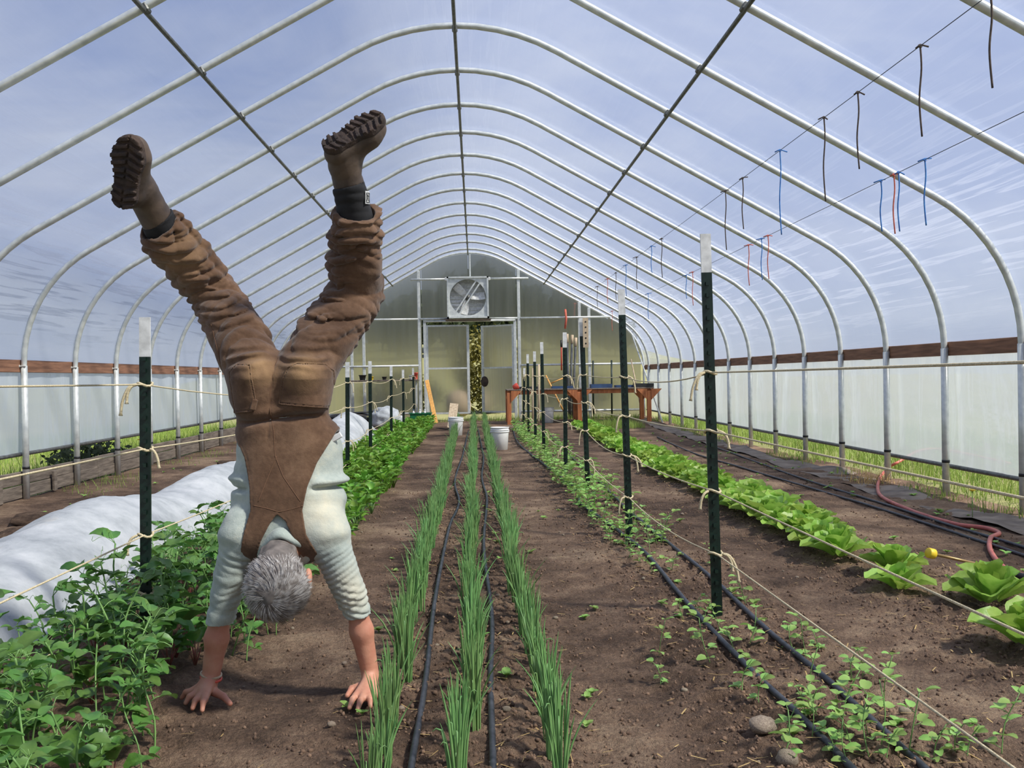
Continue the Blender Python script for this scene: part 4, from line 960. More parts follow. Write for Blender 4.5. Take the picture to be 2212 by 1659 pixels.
# ------------------------------------------------------------------ grass, hay, soil crumbs (nobody could count them)
def blades(name, n, xr, yr, hr, mat, label, w=.008, lean=.5, zf=None, mask=None):
    x = RNG.uniform(*xr, n); y = RNG.uniform(*yr, n)
    if mask is not None: k = mask(x, y); x = x[k]; y = y[k]; n = len(x)
    h = RNG.uniform(*hr, n)*(.6+.8*fbm(np.stack([x, y], -1)*1.2, 2, 81)); a = RNG.uniform(0, 6.28, n); l = RNG.uniform(0, lean, n)*h; b = RNG.uniform(0, 6.28, n)
    z = (zf or gh)(x, y)-.01; c, s = np.cos(a)*w/2, np.sin(a)*w/2; lx, ly = np.cos(b)*l, np.sin(b)*l
    P = lambda t, sg: np.stack([x+lx*t*t+sg*c*(1-t*.7), y+ly*t*t+sg*s*(1-t*.7), z+h*t*(1-.18*t)], -1)
    V = np.stack([P(0, -1), P(0, 1), P(.55, 1), P(.55, -1), P(1, 0)], 1).reshape(-1, 3); i = np.arange(n)*5
    Fc = np.concatenate([np.stack([i, i+1, i+2], -1), np.stack([i, i+2, i+3], -1), np.stack([i+3, i+2, i+4], -1)])
    o = link(name, npmesh(name, V, Fc), None, mat); tag(o, label, 'grass', None, 'stuff'); return o
blades('grass', 26000, (4.62, 8.5), (4.5, 26), (.12, .30), MT['grass'], 'tall bright green grass outside the right curtain', .010, .6, lawnz)
blades('grass', 3600, (4.15, 4.6), (5, 25), (.05, .17), MT['grass'], 'green grass growing in along the right hoop legs', .008, .7, mask=lambda x, y: fbm(np.stack([x, y], -1)*1.6, 2, 7) > .45)
blades('grass', 17000, (-9.5, -4.78), (7, 26), (.18, .34), MT['grass'], 'tall bright green grass outside the left curtain', .011, .5, lawnz)
blades('grass', 1500, (-4.62, -4.0), (8, 24), (.04, .12), MT['grass'], 'sparse grass at the foot of the left board', .007, .7, mask=lambda x, y: fbm(np.stack([x, y], -1)*1.4, 2, 17) > .55)
blades('grass', 1800, (-1.6, 4.2), (24.3, 25.15), (.06, .2), MT['grass'], 'green grass growing along the foot of the end wall', .01, .5)
blades('grass', 1800, (2.5, 3.6), (20.6, 22.6), (.06, .2), MT['grass'], 'patch of green grass before the bench', .01, .5)
hy = blades('dry_grass', 160, (3.95, 4.35), (9.9, 10.5), (.14, .26), MT['dryhay'], 'tuft of dry straw-coloured grass by the red hose', .006, 1.2); hy['kind'] = 'stuff'
def crumbs(name, n, area, size, mat, label, flat=1.):
    base = np.array([(1, 0, -.5), (-.5, .87, -.5), (-.5, -.87, -.5), (.3, .2, .8), (-.6, .3, .5), (.2, -.7, .5)]); tf = np.array([(0, 2, 1), (0, 1, 3), (1, 4, 3), (1, 2, 4), (2, 5, 4), (2, 0, 5), (0, 3, 5), (3, 4, 5)])
    x, y = area(n); n = len(x); s = RNG.uniform(.35, 1, n)**2*size; V = base[None]*(1+RNG.uniform(-.35, .35, (n, 6, 3))); a = RNG.uniform(0, 6.28, n); c, sn = np.cos(a), np.sin(a)
    V = np.stack([V[..., 0]*c[:, None]-V[..., 1]*sn[:, None], V[..., 0]*sn[:, None]+V[..., 1]*c[:, None], V[..., 2]*flat], -1)*s[:, None, None]
    V += np.stack([x, y, gh(x, y)+s*.25*flat], -1)[:, None]
    o = link(name, npmesh(name, V.reshape(-1, 3), (tf[None]+np.arange(n)[:, None, None]*6).reshape(-1, 3), True), None, mat); return tag(o, label, 'soil crumbs', None, 'stuff')
MT['crumb'] = M('soil_crumb', (128, 103, 83), (84, 65, 52), .95, 0, 7, lo=.4, hi=.6)
def soil_area(n):
    y = 2.5+RNG.uniform(0, 1, n)**1.8*11; x = RNG.uniform(-1.1, 3.8, n); bed = np.exp(-((x+.05)/.4)**4)+np.exp(-((x-1.15)/.4)**4)+np.exp(-((x-2.3)/.4)**4)
    k = RNG.uniform(0, 1, n) < .22+.9*bed; return x[k], y[k]
crumbs('soil_crumbs', 46000, soil_area, .0115, MT['crumb'], 'loose crumbs and clods of dark soil in the beds')
def slivers(n):
    x, y = soil_area(n); n = len(x); a = RNG.uniform(0, 6.28, n); L = RNG.uniform(.006, .028, n); w = RNG.uniform(.001, .0028, n); z = gh(x, y)+.008+RNG.uniform(0, .006, n); dz = RNG.uniform(-.004, .004, n)
    c, s = np.cos(a), np.sin(a); V = np.stack([np.stack([x-c*L-s*w, y-s*L+c*w, z-dz], -1), np.stack([x-c*L+s*w, y-s*L-c*w, z-dz], -1), np.stack([x+c*L+s*w, y+s*L-c*w, z+dz], -1), np.stack([x+c*L-s*w, y+s*L+c*w, z+dz], -1)], 1)
    o = link('straw_bits', npmesh('straw_bits', V.reshape(-1, 3), np.arange(n*4).reshape(-1, 4)), None, MT['dryhay']); tag(o, 'bits of pale straw and bark scattered over the soil', 'straw', None, 'stuff')
slivers(3600)
# dandelions and a wild shrub outside
for i, (px, py, s) in enumerate(((2100, 1062, 1), (300, 951, -1))):
    o = empty('dandelion', gnd(px, py, .2) if s > 0 else atX(px, py, -5.4)); MB().tube([(0, 0, -.22), (0, 0, 0)], .003, 5).build('stem', MT['stem'], o, True)
    MB().lathe([(.001, .0), (.028, .012), (.02, .02), (.001, .022)], 12).build('flower', MT['yellow'], o, True); tag(o, 'yellow dandelion flower in the grass by the '+('right curtain' if s > 0 else 'left curtain'), 'flower')
def bush(name, c, rad, n, mat, lab, cat, group, leaf=.12, trunk=None):
    c = Vector(c); o = empty(name, (c.x, c.y, float(lawnz(c.x, c.y)))); hgt = rad[2]
    d = RNG.normal(size=(n, 3)); d /= np.linalg.norm(d, axis=1)[:, None]; r = RNG.uniform(.45, 1, n)[:, None]*(.75+.5*fbm(d*1.7+c.x, 2, 3))[:, None]
    p = d*r*np.array(rad)+np.array([0, 0, (trunk or 0)+hgt*.9]); u = RNG.normal(size=(n, 3)); u /= np.linalg.norm(u, axis=1)[:, None]; w = np.cross(u, RNG.normal(size=(n, 3))); w /= np.linalg.norm(w, axis=1)[:, None]
    s = RNG.uniform(.6, 1.2, n)[:, None]*leaf; V = np.stack([p-u*s, p+w*s*.5, p+u*s, p-w*s*.5], 1); V[..., 2] = np.maximum(V[..., 2], .02)
    l = link('foliage', npmesh('foliage', V.reshape(-1, 3), np.arange(n*4).reshape(-1, 4)), o, mat)
    MB().tube([(0, 0, -.1), (.02*hgt, 0, (trunk or 0)+hgt*.6), (0, .03*hgt, (trunk or 0)+hgt*1.3)], [.05*hgt+.02, .03*hgt+.01, .01], 8).build('trunk', MT['bark'], o, True)
    tag(o, lab, cat, group)
bush('shrub', (.45, 33.5, 0), (1.3, 1.0, 1.55), 2600, MT['foliage_ol'], 'tall olive green shrub seen through the door gap', 'shrub', None, .10)
bush('shrub', (-2.6, 34.5, 0), (1.5, 1.0, .8), 1500, MT['foliage_ol'], 'low olive shrub outside, left of the door gap', 'shrub', None, .10)
bush('shrub', (3.4, 35.5, 0), (1.8, 1.0, .7), 1500, MT['foliage_ol'], 'low olive shrub outside, right of the door gap', 'shrub', None, .10)
bush('shrub', (-5.3, 13.6, 0), (.5, .9, .26), 900, MT['foliage_dk'], 'dark bushy plant with yellow flowers outside the left curtain', 'shrub', None, .05)
for i in range(11): bush('tree', (-10+i*2.1+float(RNG.uniform(-.5, .5)), 74+9*(i % 2), 0), (1.6, 1.8, 3.4*(1-abs(i-5)/5*.68)), 1300, MT['foliage_dk'], 'dark tree on the hillside behind the end wall', 'tree', 'trees on the hillside', .5, .8)
o = link('boulder', SM[1]); o.location = (-.50, 28.6, .40); o.scale = (.36, .3, .42); tag(o, 'pale boulder outside behind the closed door leaf', 'boulder')
# ------------------------------------------------------------------ the man doing a handstand
def A(p): return np.array(p, np.float64)
def Wp(px, py, Y): return A(atY(px, py, Y))
def cap(P, a, b, ra, rb):
    ab = b-a; t = np.clip(((P-a)@ab)/(ab@ab), 0, 1); return np.linalg.norm(P-a-t[:, None]*ab, axis=1)-(ra+(rb-ra)*t)
def capE(P, a, b, ra, rb, ky):
    s = A((1, 1/ky, 1)); return cap(P*s, a*s, b*s, ra, rb)*min(ky, 1)
def ell(P, c, ax, r):
    """ellipsoid, ax rows = axes"""
    q = ((P-c)@ax.T)/r; k = np.linalg.norm(q, axis=1); return (k-1)*min(r)*np.where(k > 1, 1, 1)
def smin(a, b, k): h = np.clip(.5+.5*(b-a)/k, 0, 1); return b+(a-b)*h-k*h*(1-h)
def smins(ds, k):
    r = ds[0]
    for d in ds[1:]: r = smin(r, d, k)
    return r
def polysd(q, poly):
    d = np.full(len(q), 1e9); ins = np.zeros(len(q), bool); n = len(poly)
    for i in range(n):
        a = poly[i]; b = poly[(i+1) % n]; e = b-a; w = q-a; t = np.clip((w@e)/(e@e), 0, 1); d = np.minimum(d, np.linalg.norm(w-t[:, None]*e, axis=1))
        c = ((a[1] > q[:, 1]) != (b[1] > q[:, 1])); x = (b[0]-a[0])*(q[:, 1]-a[1])/((b[1]-a[1]) if abs(b[1]-a[1]) > 1e-12 else 1e-12)+a[0]; ins ^= c & (q[:, 0] < x)
    return np.where(ins, -d, d)
def nets(fn, lo, hi, h, name='surface'):
    B = 8; lo = A(lo); hi = A(hi); nb = np.ceil((hi-lo)/h/B).astype(int); n = nb*B
    bc = np.stack(np.meshgrid(*[(np.arange(k)*B+B/2-.5)*h for k in nb], indexing='ij'), -1).reshape(-1, 3)+lo
    d = fn(bc); act = np.abs(d) < B*h*1.15+.012
    Fv = np.repeat(np.repeat(np.repeat(np.where(d < 0, -1., 1.).reshape(nb), B, 0), B, 1), B, 2).astype(np.float32)
    loc = np.stack(np.meshgrid(*[np.arange(B)]*3, indexing='ij'), -1).reshape(-1, 3)
    ids = np.stack(np.unravel_index(np.nonzero(act)[0], nb), -1)
    for k in range(0, len(ids), 600):
        g = (ids[k:k+600, None]*B+loc[None]).reshape(-1, 3); Fv[g[:, 0], g[:, 1], g[:, 2]] = fn(g*h+lo)
    s = Fv < 0; c = np.zeros(n-1, np.uint8)
    cor = [(a, b, e) for a in (0, 1) for b in (0, 1) for e in (0, 1)]
    sl_ = lambda o: tuple(slice(o[i], n[i]-1+o[i]) for i in range(3))
    for o in cor: c += s[sl_(o)]
    cells = np.stack(np.nonzero((c > 0) & (c < 8)), -1); idx = np.full(n-1, -1, np.int32); idx[tuple(cells.T)] = np.arange(len(cells))
    acc = np.zeros((len(cells), 3)); cnt = np.zeros(len(cells))
    val = {o: Fv[cells[:, 0]+o[0], cells[:, 1]+o[1], cells[:, 2]+o[2]].astype(float) for o in cor}
    for o in cor:
        for ax in range(3):
            if o[ax]: continue
            q = list(o); q[ax] = 1; q = tuple(q); a, b = val[o], val[q]; m = (a < 0) != (b < 0); t = np.where(m, a/np.where(m, a-b, 1), 0)
            p = np.tile(A(o), (len(cells), 1)); p[:, ax] = t; acc += p*m[:, None]; cnt += m
    V = (cells+acc/cnt[:, None])*h+lo; Fs = []
    for ax in range(3):
        u, w = [(1, 2), (2, 0), (0, 1)][ax]; o = [0, 0, 0]; o[ax] = 1
        s0 = s[tuple(slice(1 if i != ax else 0, n[i]-1) for i in range(3))]; s1 = s[tuple(slice(1, n[i]-1) if i != ax else slice(1, n[i]) for i in range(3))]
        m = s0 != s1; e = np.stack(np.nonzero(m), -1)
        if not len(e): continue
        off = A([1 if i != ax else 0 for i in range(3)]).astype(int); e2 = e+off; flip = s0[m]
        def cid(du, dw): q = e2.copy(); q[:, u] -= du; q[:, w] -= dw; return idx[q[:, 0], q[:, 1], q[:, 2]]
        f = np.stack([cid(0, 0), cid(1, 0), cid(1, 1), cid(0, 1)], -1); f[~flip] = f[~flip][:, ::-1]; Fs.append(f)
    Fs = np.concatenate(Fs); Fs = Fs[(Fs >= 0).all(1)]; return npmesh(name, V, Fs)
def grad(fn, p, e=.002):
    q = np.array([p+A(d)*e for d in ((1, 0, 0), (-1, 0, 0), (0, 1, 0), (0, -1, 0), (0, 0, 1), (0, 0, -1))]); v = fn(q); g = A((v[0]-v[1], v[2]-v[3], v[4]-v[5])); return g/np.linalg.norm(g)
def march(fn, px, py, y0=3.0):
    d = A(ray(px, py).normalized()); p = A((0, 0, HC))+d*y0
    for k in range(40):
        v = fn(p[None])[0]
        if v < .0008: break
        p = p+d*v*.8
    return p, grad(fn, p)
def march_many(fn, pix, y0=3.2):
    D = np.array([A(ray(*q).normalized()) for q in pix]); P = A((0, 0, HC))+D*y0
    for k in range(40): P = P+D*(np.maximum(fn(P), 0)*.8)[:, None]
    e = .002; G = np.stack([fn(P+A(d)*e)-fn(P-A(d)*e) for d in ((1, 0, 0), (0, 1, 0), (0, 0, 1))], -1); return P, G/np.linalg.norm(G, axis=1)[:, None]
def folds(P, a, b, lam, amp, tilt, seed, sharp=2.2):
    """irregular cloth folds running round the axis a-b: soft bulges with narrow creases between"""
    ab = b-a; L = np.linalg.norm(ab); ax = ab/L; w = P-a; t = w@ax; u = np.cross(ax, A((.31, .9, .2))); u /= np.linalg.norm(u); v = np.cross(ax, u); pu, pv = w@u, w@v; ang = np.arctan2(pu, pv)
    wob = (vnoise(P*5, seed)-.5)*2.0+(vnoise(P*13, seed+5)-.5)*.35
    c = np.stack([t/lam+tilt*.35*np.cos(ang+seed)+wob, pu*3.6+seed, pv*3.6], -1)
    n1 = vnoise(c, seed+1); n2 = vnoise(c*A((1.9, 1.3, 1.3))+7.3, seed+2); n3 = vnoise(c*A((.8, 1.6, 1.6))+3.1, seed+3)
    cr = (1-np.abs(2*n1-1))**5; cr2 = (1-np.abs(2*n2-1))**5
    m = np.clip((t+.05)/.06, 0, 1)*np.clip((L+.01-t)/.05, 0, 1)
    ph = t/lam*1.05+tilt*.30*np.cos(ang+seed)+(vnoise(P*4.5, seed+8)-.5)*3.2+(vnoise(P*11, seed+9)-.5)*.5
    wv = np.abs(np.sin(PI*ph))**.75; ms = np.clip(vnoise(P*7+seed, seed+11)*2.4-.55, 0, 1)
    return amp*m*(.95*(wv-.75)*ms+(n1-.5)*.75+(n3-.5)*.5-.30*cr+.18)
# joints
hipL, hipR = Wp(548, 792, 3.70), Wp(664, 792, 3.70); kneL, kneR = Wp(462, 632, 3.92), Wp(768, 632, 3.90); ankL, ankR = Wp(345, 492, 3.66), Wp(770, 462, 3.68)
shL, shR = Wp(520, 1160, 3.60), Wp(706, 1158, 3.60); elL, elR = Wp(477, 1322, 3.63), Wp(768, 1300, 3.63); wrL, wrR = Wp(455, 1464, 3.66), Wp(800, 1456, 3.68)
wa0, wa1 = Wp(578, 935, 3.69), Wp(650, 935, 3.69); pe0, pe1 = Wp(556, 850, 3.70), Wp(656, 850, 3.70)
seam_x = Wp(592, 850, 3.6)[0]
def ov_core(P):
    d = smins([capE(P, pe0, pe1, .104, .104, 1.05), capE(P, wa0, wa1, .116, .116, 1.0), cap(P, Wp(552, 815, 3.635), Wp(556, 850, 3.64), .088, .07), cap(P, Wp(655, 815, 3.635), Wp(655, 850, 3.64), .090, .07)], .05)
    lL = smin(cap(P, hipL, kneL, .110, .092), cap(P, kneL, ankL, .092, .083), .02); lR = smin(cap(P, hipR, kneR, .115, .104), cap(P, kneR, ankR, .104, .095), .02)
    d = smin(d, smin(lL, lR, .02), .035)
    f = folds(P, kneL-(kneL-hipL)*.25, ankL, .050, .017, 1.6, 3)+folds(P, kneR-(kneR-hipR)*.35, ankR, .048, .024, 1.9, 5)
    f += folds(P, hipL, kneL, .07, .011, 2.6, 11)+folds(P, hipR, kneR, .06, .014, 2.8, 13)
    z = P[:, 2]; x = P[:, 0]; back = np.clip((3.66-P[:, 1])/.05, 0, 1)
    zc = Wp(600, 905, 3.6)[2]+.012*np.sin((x-seam_x)*14); f += back*(-.020*np.exp(-((z-zc)/.010)**2)+.010*np.exp(-((z-zc-.03)/.02)**2))
    f += back*(-.004*np.exp(-((x-seam_x-.02*np.sin((z-1.2)*6))/.004)**2))*np.clip((1.30-z)/.03, 0, 1)
    zb = Wp(600, 770, 3.6)[2]; f += back*.007*(np.sin((z-zb)*150+14*np.abs(x-seam_x)+(vnoise(P*12, 4)-.5)*5)*np.exp(-((z-zb)/.045)**2)*np.clip(np.abs(x-seam_x)/.06, 0, 1))
    return d-f
def ov_legs(P):
    d = ov_core(P)
    for k, n in ((kneL, ankL), (kneR, ankR)):
        ax = (n-k)/np.linalg.norm(n-k); t = (P-n)@ax; near = np.linalg.norm(P-n, axis=1) < .3
        jag = (vnoise(P*40, 8)-.5)*.012
        d = np.where(near, np.maximum(d, t-.01-jag), d); rad = np.linalg.norm(P-n-t[:, None]*ax, axis=1)
        d = np.where(near, np.maximum(d, -np.maximum(rad-.068, -(t+.025))), d)
    return d
def torso(P):
    d = smins([capE(P, Wp(596, 985, 3.70), Wp(655, 985, 3.70), .150, .150, .78), capE(P, Wp(590, 1085, 3.67), Wp(655, 1085, 3.67), .150, .155, .80), cap(P, Wp(540, 1150, 3.62), Wp(690, 1148, 3.62), .090, .090)], .05); return d
def xz(poly, Y=3.57): return np.array([[Wp(x, y, Y)[0], Wp(x, y, Y)[2]] for x, y in poly])
PANEL = xz([(488, 905), (730, 905), (722, 930), (706, 962), (684, 1000), (666, 1050), (657, 1100), (667, 1150), (692, 1197), (690, 1240), (655, 1240), (655, 1200), (640, 1160), (622, 1122), (603, 1108), (590, 1125), (570, 1165), (553, 1214), (553, 1250), (521, 1250), (521, 1205), (533, 1150), (545, 1100), (540, 1050), (525, 990), (503, 950)])
def shirt(P):
    tr = smin(torso(P), capE(P, Wp(592, 910, 3.69), Wp(632, 910, 3.69), .100, .100, .8), .04); a = cap(P, shL, elL+(wrL-elL)*.16, .072, .047); b = cap(P, shR, elR+(wrR-elR)*.16, .074, .050)
    d = smin(tr, smin(a, b, .03), .05)
    f = folds(P, shL+(elL-shL)*.25, elL+(wrL-elL)*.16, .024, .0085, .8, 21)+folds(P, shR+(elR-shR)*.25, elR+(wrR-elR)*.16, .024, .0090, .8, 23)
    z1 = Wp(700, 1052, 3.6)[2]; x = P[:, 0]; pm = np.clip(polysd(P[:, [0, 2]], PANEL)/.03, 0, 1); f += np.where(tr < .05, pm, 0)*np.where(True, .016*np.exp(-((P[:, 2]-z1-.018-.05*(x+.35)**2)/.016)**2)-.018*np.exp(-((P[:, 2]-z1+.004)/.008)**2), 0)
    f += np.where(tr < .05, pm*((vnoise(P*A((9, 9, 26)), 31)-.5)*.016), 0)
    d = d-f
    for s_, e_, w_ in ((shL, elL, wrL), (shR, elR, wrR)):
        ax = (w_-e_)/np.linalg.norm(w_-e_); e2 = e_+(w_-e_)*.18; t = (P-e2)@ax; near = np.linalg.norm(P-e2, axis=1) < .12; d = np.where(near, np.maximum(d, t), d)
    return d
def panel_sd(P):
    q = P[:, [0, 2]]; m = polysd(q, PANEL); t = torso(P); xs_ = P[:, 0]-seam_x
    bump_ = .0035*np.exp(-((np.abs(m+.010))/.003)**2)
    return np.maximum(np.abs(t-.011)-.0065+bump_*.5, m)
def overalls(P): return smin(ov_legs(P), panel_sd(P), .012)
# head
Hc_ = Wp(602, 1262, 3.46); cD = A((.05, -.60, -.80)); cD /= np.linalg.norm(cD); sD = A((1, 0, 0.05)); sD -= cD*(sD@cD); sD /= np.linalg.norm(sD); fD = np.cross(sD, cD); fD *= np.sign(fD@A((0, .8, -.6)))
HAX = np.stack([sD, cD, fD])
def hp(s, c, f): return Hc_+sD*s+cD*c+fD*f
neckb = Wp(612, 1165, 3.60)
def head_sd(P):
    d = smins([ell(P, hp(0, .015, -.012), HAX, A((.083, .100, .096))), cap(P, hp(0, -.05, .035), hp(0, -.085, .055), .062, .040)], .03)
    d = smin(d, cap(P, hp(0, .012, .088), hp(0, -.028, .112), .009, .014), .015)                       # nose
    d = smin(d, cap(P, hp(-.03, .03, .082), hp(.03, .03, .082), .012, .012), .012)                    # brow
    d = smin(d, cap(P, hp(-.016, -.062, .092), hp(.016, -.062, .092), .008, .008), .008)              # lips
    for s in (-1, 1):
        d = np.maximum(d, -(np.linalg.norm(P-hp(s*.031, .008, .098), axis=1)-.012)); d = np.minimum(d, np.linalg.norm(P-hp(s*.031, .008, .082), axis=1)-.0125)
        d = smin(d, ell(P, hp(s*.103, -.016, -.004), HAX, A((.014, .034, .020))), .010)
    return smin(d, cap(P, hp(0, -.05, -.02), neckb, .058, .064), .03)
def fingers(P, wrist, knk, tip, thumb):
    ds = []
    for i, (k, t) in enumerate(zip(knk, tip)):
        K = A(gnd(*k, .030)); T = A(gnd(*t, .0085)); Mid = K+(T-K)*.5+A((0, 0, .010)); ds.append(smins([cap(P, wrist+(K-wrist)*.15, K, .020, .0135), ], .01))
        ds.append(smin(cap(P, K, Mid, .0122, .0105), cap(P, Mid, T, .0105, .0085), .006))
    a, b, c = [A(gnd(*q, z)) for q, z in zip(thumb, (.032, .022, .010))]; th = smin(cap(P, a, b, .018, .0125), cap(P, b, c, .0125, .0095), .006)
    palm = smins([ds[0], ds[2], ds[4], ds[6]], .018); f = np.minimum(np.minimum(ds[1], ds[3]), np.minimum(ds[5], ds[7]))
    return smin(smin(palm, f, .007), th, .012)
HR = dict(knk=[(768, 1504), (783, 1508), (799, 1506), (814, 1500)], tip=[(755, 1529), (773, 1533), (800, 1526), (823, 1514)], thumb=[(786, 1480), (760, 1488), (750, 1503)])
HL = dict(knk=[(441, 1512), (428, 1508), (418, 1502), (411, 1495)], tip=[(437, 1534), (416, 1530), (401, 1519), (393, 1507)], thumb=[(458, 1492), (482, 1504), (497, 1520)])
def body(P):
    d = head_sd(P)
    tr = smins([capE(P, Wp(605, 985, 3.70), Wp(640, 985, 3.70), .105, .105, .8), capE(P, Wp(600, 1085, 3.67), Wp(640, 1085, 3.67), .115, .115, .75), cap(P, shL, shR, .055, .055), capE(P, pe0, pe1, .075, .075, 1.), cap(P, neckb, Wp(612, 1100, 3.65), .06, .08)], .06)
    d = smin(d, tr, .03)
    for s_, e_, w_, h_ in ((shL, elL, wrL, HL), (shR, elR, wrR, HR)):
        arm = smin(cap(P, s_, e_, .046, .034), cap(P, e_, e_+(w_-e_)*.40, .034, .042), .02); arm = smin(arm, cap(P, e_+(w_-e_)*.40, w_, .042, .032), .02)
        d = smin(d, arm, .02); hm = np.linalg.norm(P-w_, axis=1) < .32; q = np.full(len(P), 1.)
        if hm.any(): q[hm] = fingers(P[hm], w_+A((0, -.012, -.012)), h_['knk'], h_['tip'], h_['thumb'])
        d = smin(d, q, .022)
    for h_, k_, a_ in ((hipL, kneL, ankL), (hipR, kneR, ankR)): d = smin(d, smin(cap(P, h_, k_, .070, .052), cap(P, k_, a_, .052, .042), .02), .03)
    return d
# materials of the man
def cloth_mat(name, cols, wear=None, weave=420, rough=.9, sheen=.2):
    m, nt, out, tcn = base_mat(name); v = tcn.outputs['Object']; p = nt.nodes.new('ShaderNodeBsdfPrincipled'); p.inputs['Roughness'].default_value = rough; p.inputs['Specular IOR Level'].default_value = .2; p.inputs['Sheen Weight'].default_value = sheen
    n = mth(nt, 'ADD', mth(nt, 'MULTIPLY', noise(nt, v, 7, 6, .6), .75), mth(nt, 'MULTIPLY', noise(nt, v, 60, 3, .6), .25)); c = ramp(nt, n, [(.36, S2L(cols[0])), (.52, S2L(cols[1])), (.66, S2L(cols[2]))])
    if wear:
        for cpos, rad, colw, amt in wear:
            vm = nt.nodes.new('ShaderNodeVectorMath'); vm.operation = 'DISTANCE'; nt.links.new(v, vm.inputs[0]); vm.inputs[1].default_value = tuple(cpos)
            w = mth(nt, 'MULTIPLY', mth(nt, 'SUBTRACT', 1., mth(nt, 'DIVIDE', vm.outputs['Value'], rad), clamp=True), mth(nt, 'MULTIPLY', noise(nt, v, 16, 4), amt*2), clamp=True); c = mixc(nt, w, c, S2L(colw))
    nt.links.new(c, p.inputs['Base Color']); h = mth(nt, 'ADD', mth(nt, 'MULTIPLY', noise(nt, v, weave, 2), .25), noise(nt, v, 38, 5, .6)); nt.links.new(bumpn(nt, h, .45, .006), p.inputs['Normal']); nt.links.new(p.outputs[0], out.inputs[0]); return m
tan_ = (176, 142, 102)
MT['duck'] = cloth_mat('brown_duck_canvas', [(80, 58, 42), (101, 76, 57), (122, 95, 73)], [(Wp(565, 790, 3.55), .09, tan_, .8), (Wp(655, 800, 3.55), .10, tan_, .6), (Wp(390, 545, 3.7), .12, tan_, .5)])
MT['shirt'] = cloth_mat('sage_jersey', [(150, 160, 153), (172, 180, 171), (190, 192, 176)], [(Wp(700, 1110, 3.55), .13, (224, 214, 186), .7), (Wp(760, 1280, 3.58), .12, (220, 210, 184), .6)], 300)
MT['skin'] = M('skin', (208, 154, 126), (190, 126, 102), .55, 0, 9, bump=.15, bscale=60)
nt_ = MT['skin'].node_tree; MT['skin'].node_tree.nodes['Principled BSDF'].inputs['Subsurface Weight'].default_value = .08
MT['hair'] = M('grey_hair', (176, 172, 168), (112, 104, 98), .45, 0, 45, stretch=(1, 1, 1), lo=.4, hi=.62)
MT['hair_base'] = M('grey_hair_under', (122, 114, 108), (92, 86, 82), .7, 0, 30)
MT['boot'] = M('muddy_rubber', (98, 82, 68), (62, 51, 43), .6, 0, 9, bump=.25, bscale=25)
MT['neoprene'] = M('black_neoprene', (24, 24, 26), (34, 34, 36), .85, 0, 30)
MT['sole'] = M('muddy_sole', (74, 58, 48), (46, 38, 34), .85, 0, 18, bump=.6, bscale=60)
person = link('person', nets(body, (-1.15, 3.28, -.03), (.0, 4.12, 2.02), .0045, 'person'), None, MT['skin'])
tag(person, 'man in brown bib overalls and pale shirt doing a handstand, back turned', 'person')
shirt_o = link('shirt', nets(shirt, (-1.02, 3.44, .28), (-.24, 3.90, 1.10), .005, 'shirt'), person, MT['shirt']); shirt_o['label'] = 'pale sage long-sleeved shirt with sleeves pushed up'
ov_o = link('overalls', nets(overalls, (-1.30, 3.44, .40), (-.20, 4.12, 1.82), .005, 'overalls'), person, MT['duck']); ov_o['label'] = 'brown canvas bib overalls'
for poly in ([(488, 803), (510, 784), (543, 786), (553, 868), (543, 890), (497, 894)], [(620, 793), (640, 782), (700, 784), (717, 800), (712, 884), (598, 874), (608, 820)]):
    q = xz(poly, 3.56)
    def pk_(P, q=q): m = polysd(P[:, [0, 2]], q); o_ = ov_legs(P); return np.maximum(np.maximum(np.abs(o_-.0025)-.0030+.0022*np.exp(-((m+.006)/.002)**2), m), P[:, 1]-3.68)
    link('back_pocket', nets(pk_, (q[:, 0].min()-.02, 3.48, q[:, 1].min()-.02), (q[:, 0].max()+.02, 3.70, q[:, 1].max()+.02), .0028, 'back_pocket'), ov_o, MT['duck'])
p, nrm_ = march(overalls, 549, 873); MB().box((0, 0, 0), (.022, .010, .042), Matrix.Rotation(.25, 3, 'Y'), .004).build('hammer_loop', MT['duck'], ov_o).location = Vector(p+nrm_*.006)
def seam(pix, fn, parent, off=.0004, r_=.0013):
    q = [(a[0]+(b[0]-a[0])*k/12, a[1]+(b[1]-a[1])*k/12) for a, b in zip(pix[:-1], pix[1:]) for k in range(12)]
    P, G = march_many(fn, q); pts = [Vector(v) for v in P+G*off]
    MB().tube(pts, r_, 5).build('seam', MT['seam'], parent, True)
MT['seam'] = M('seam_thread', (112, 82, 60), rough=.9)
seam([(603, 770), (590, 800), (583, 850), (584, 890), (591, 930), (594, 985), (612, 1030), (652, 1088)], overalls, ov_o)
seam([(598, 985), (575, 1040), (556, 1088)], overalls, ov_o); seam([(548, 1092), (575, 1098), (603, 1106), (630, 1100), (656, 1092)], overalls, ov_o)
seam([(456, 700), (466, 740), (477, 790)], overalls, ov_o); seam([(800, 690), (765, 745), (740, 790)], overalls, ov_o)
# white drawstring tag at the right side
p, nrm_ = march(shirt, 722, 948); MB().box((0, 0, 0), (.045, .008, .022), Matrix.Rotation(-.5, 3, 'Y'), .003).build('shirt_tag', MT['white_pl'], shirt_o).location = Vector(p+nrm_*.012)
# shirt collar
def collar(P):
    c = Wp(613, 1190, 3.56); ax = neckb-hp(0, -.05, -.02); ax /= np.linalg.norm(ax); w = P-c; t = w@ax; r = np.linalg.norm(w-t[:, None]*ax, axis=1); return np.hypot(r-.079-.008*np.sin(P[:, 0]*60), t*.6)-.015
link('collar', nets(collar, (-.84, 3.40, .40), (-.54, 3.72, .66), .004, 'collar'), shirt_o, MT['shirt'])
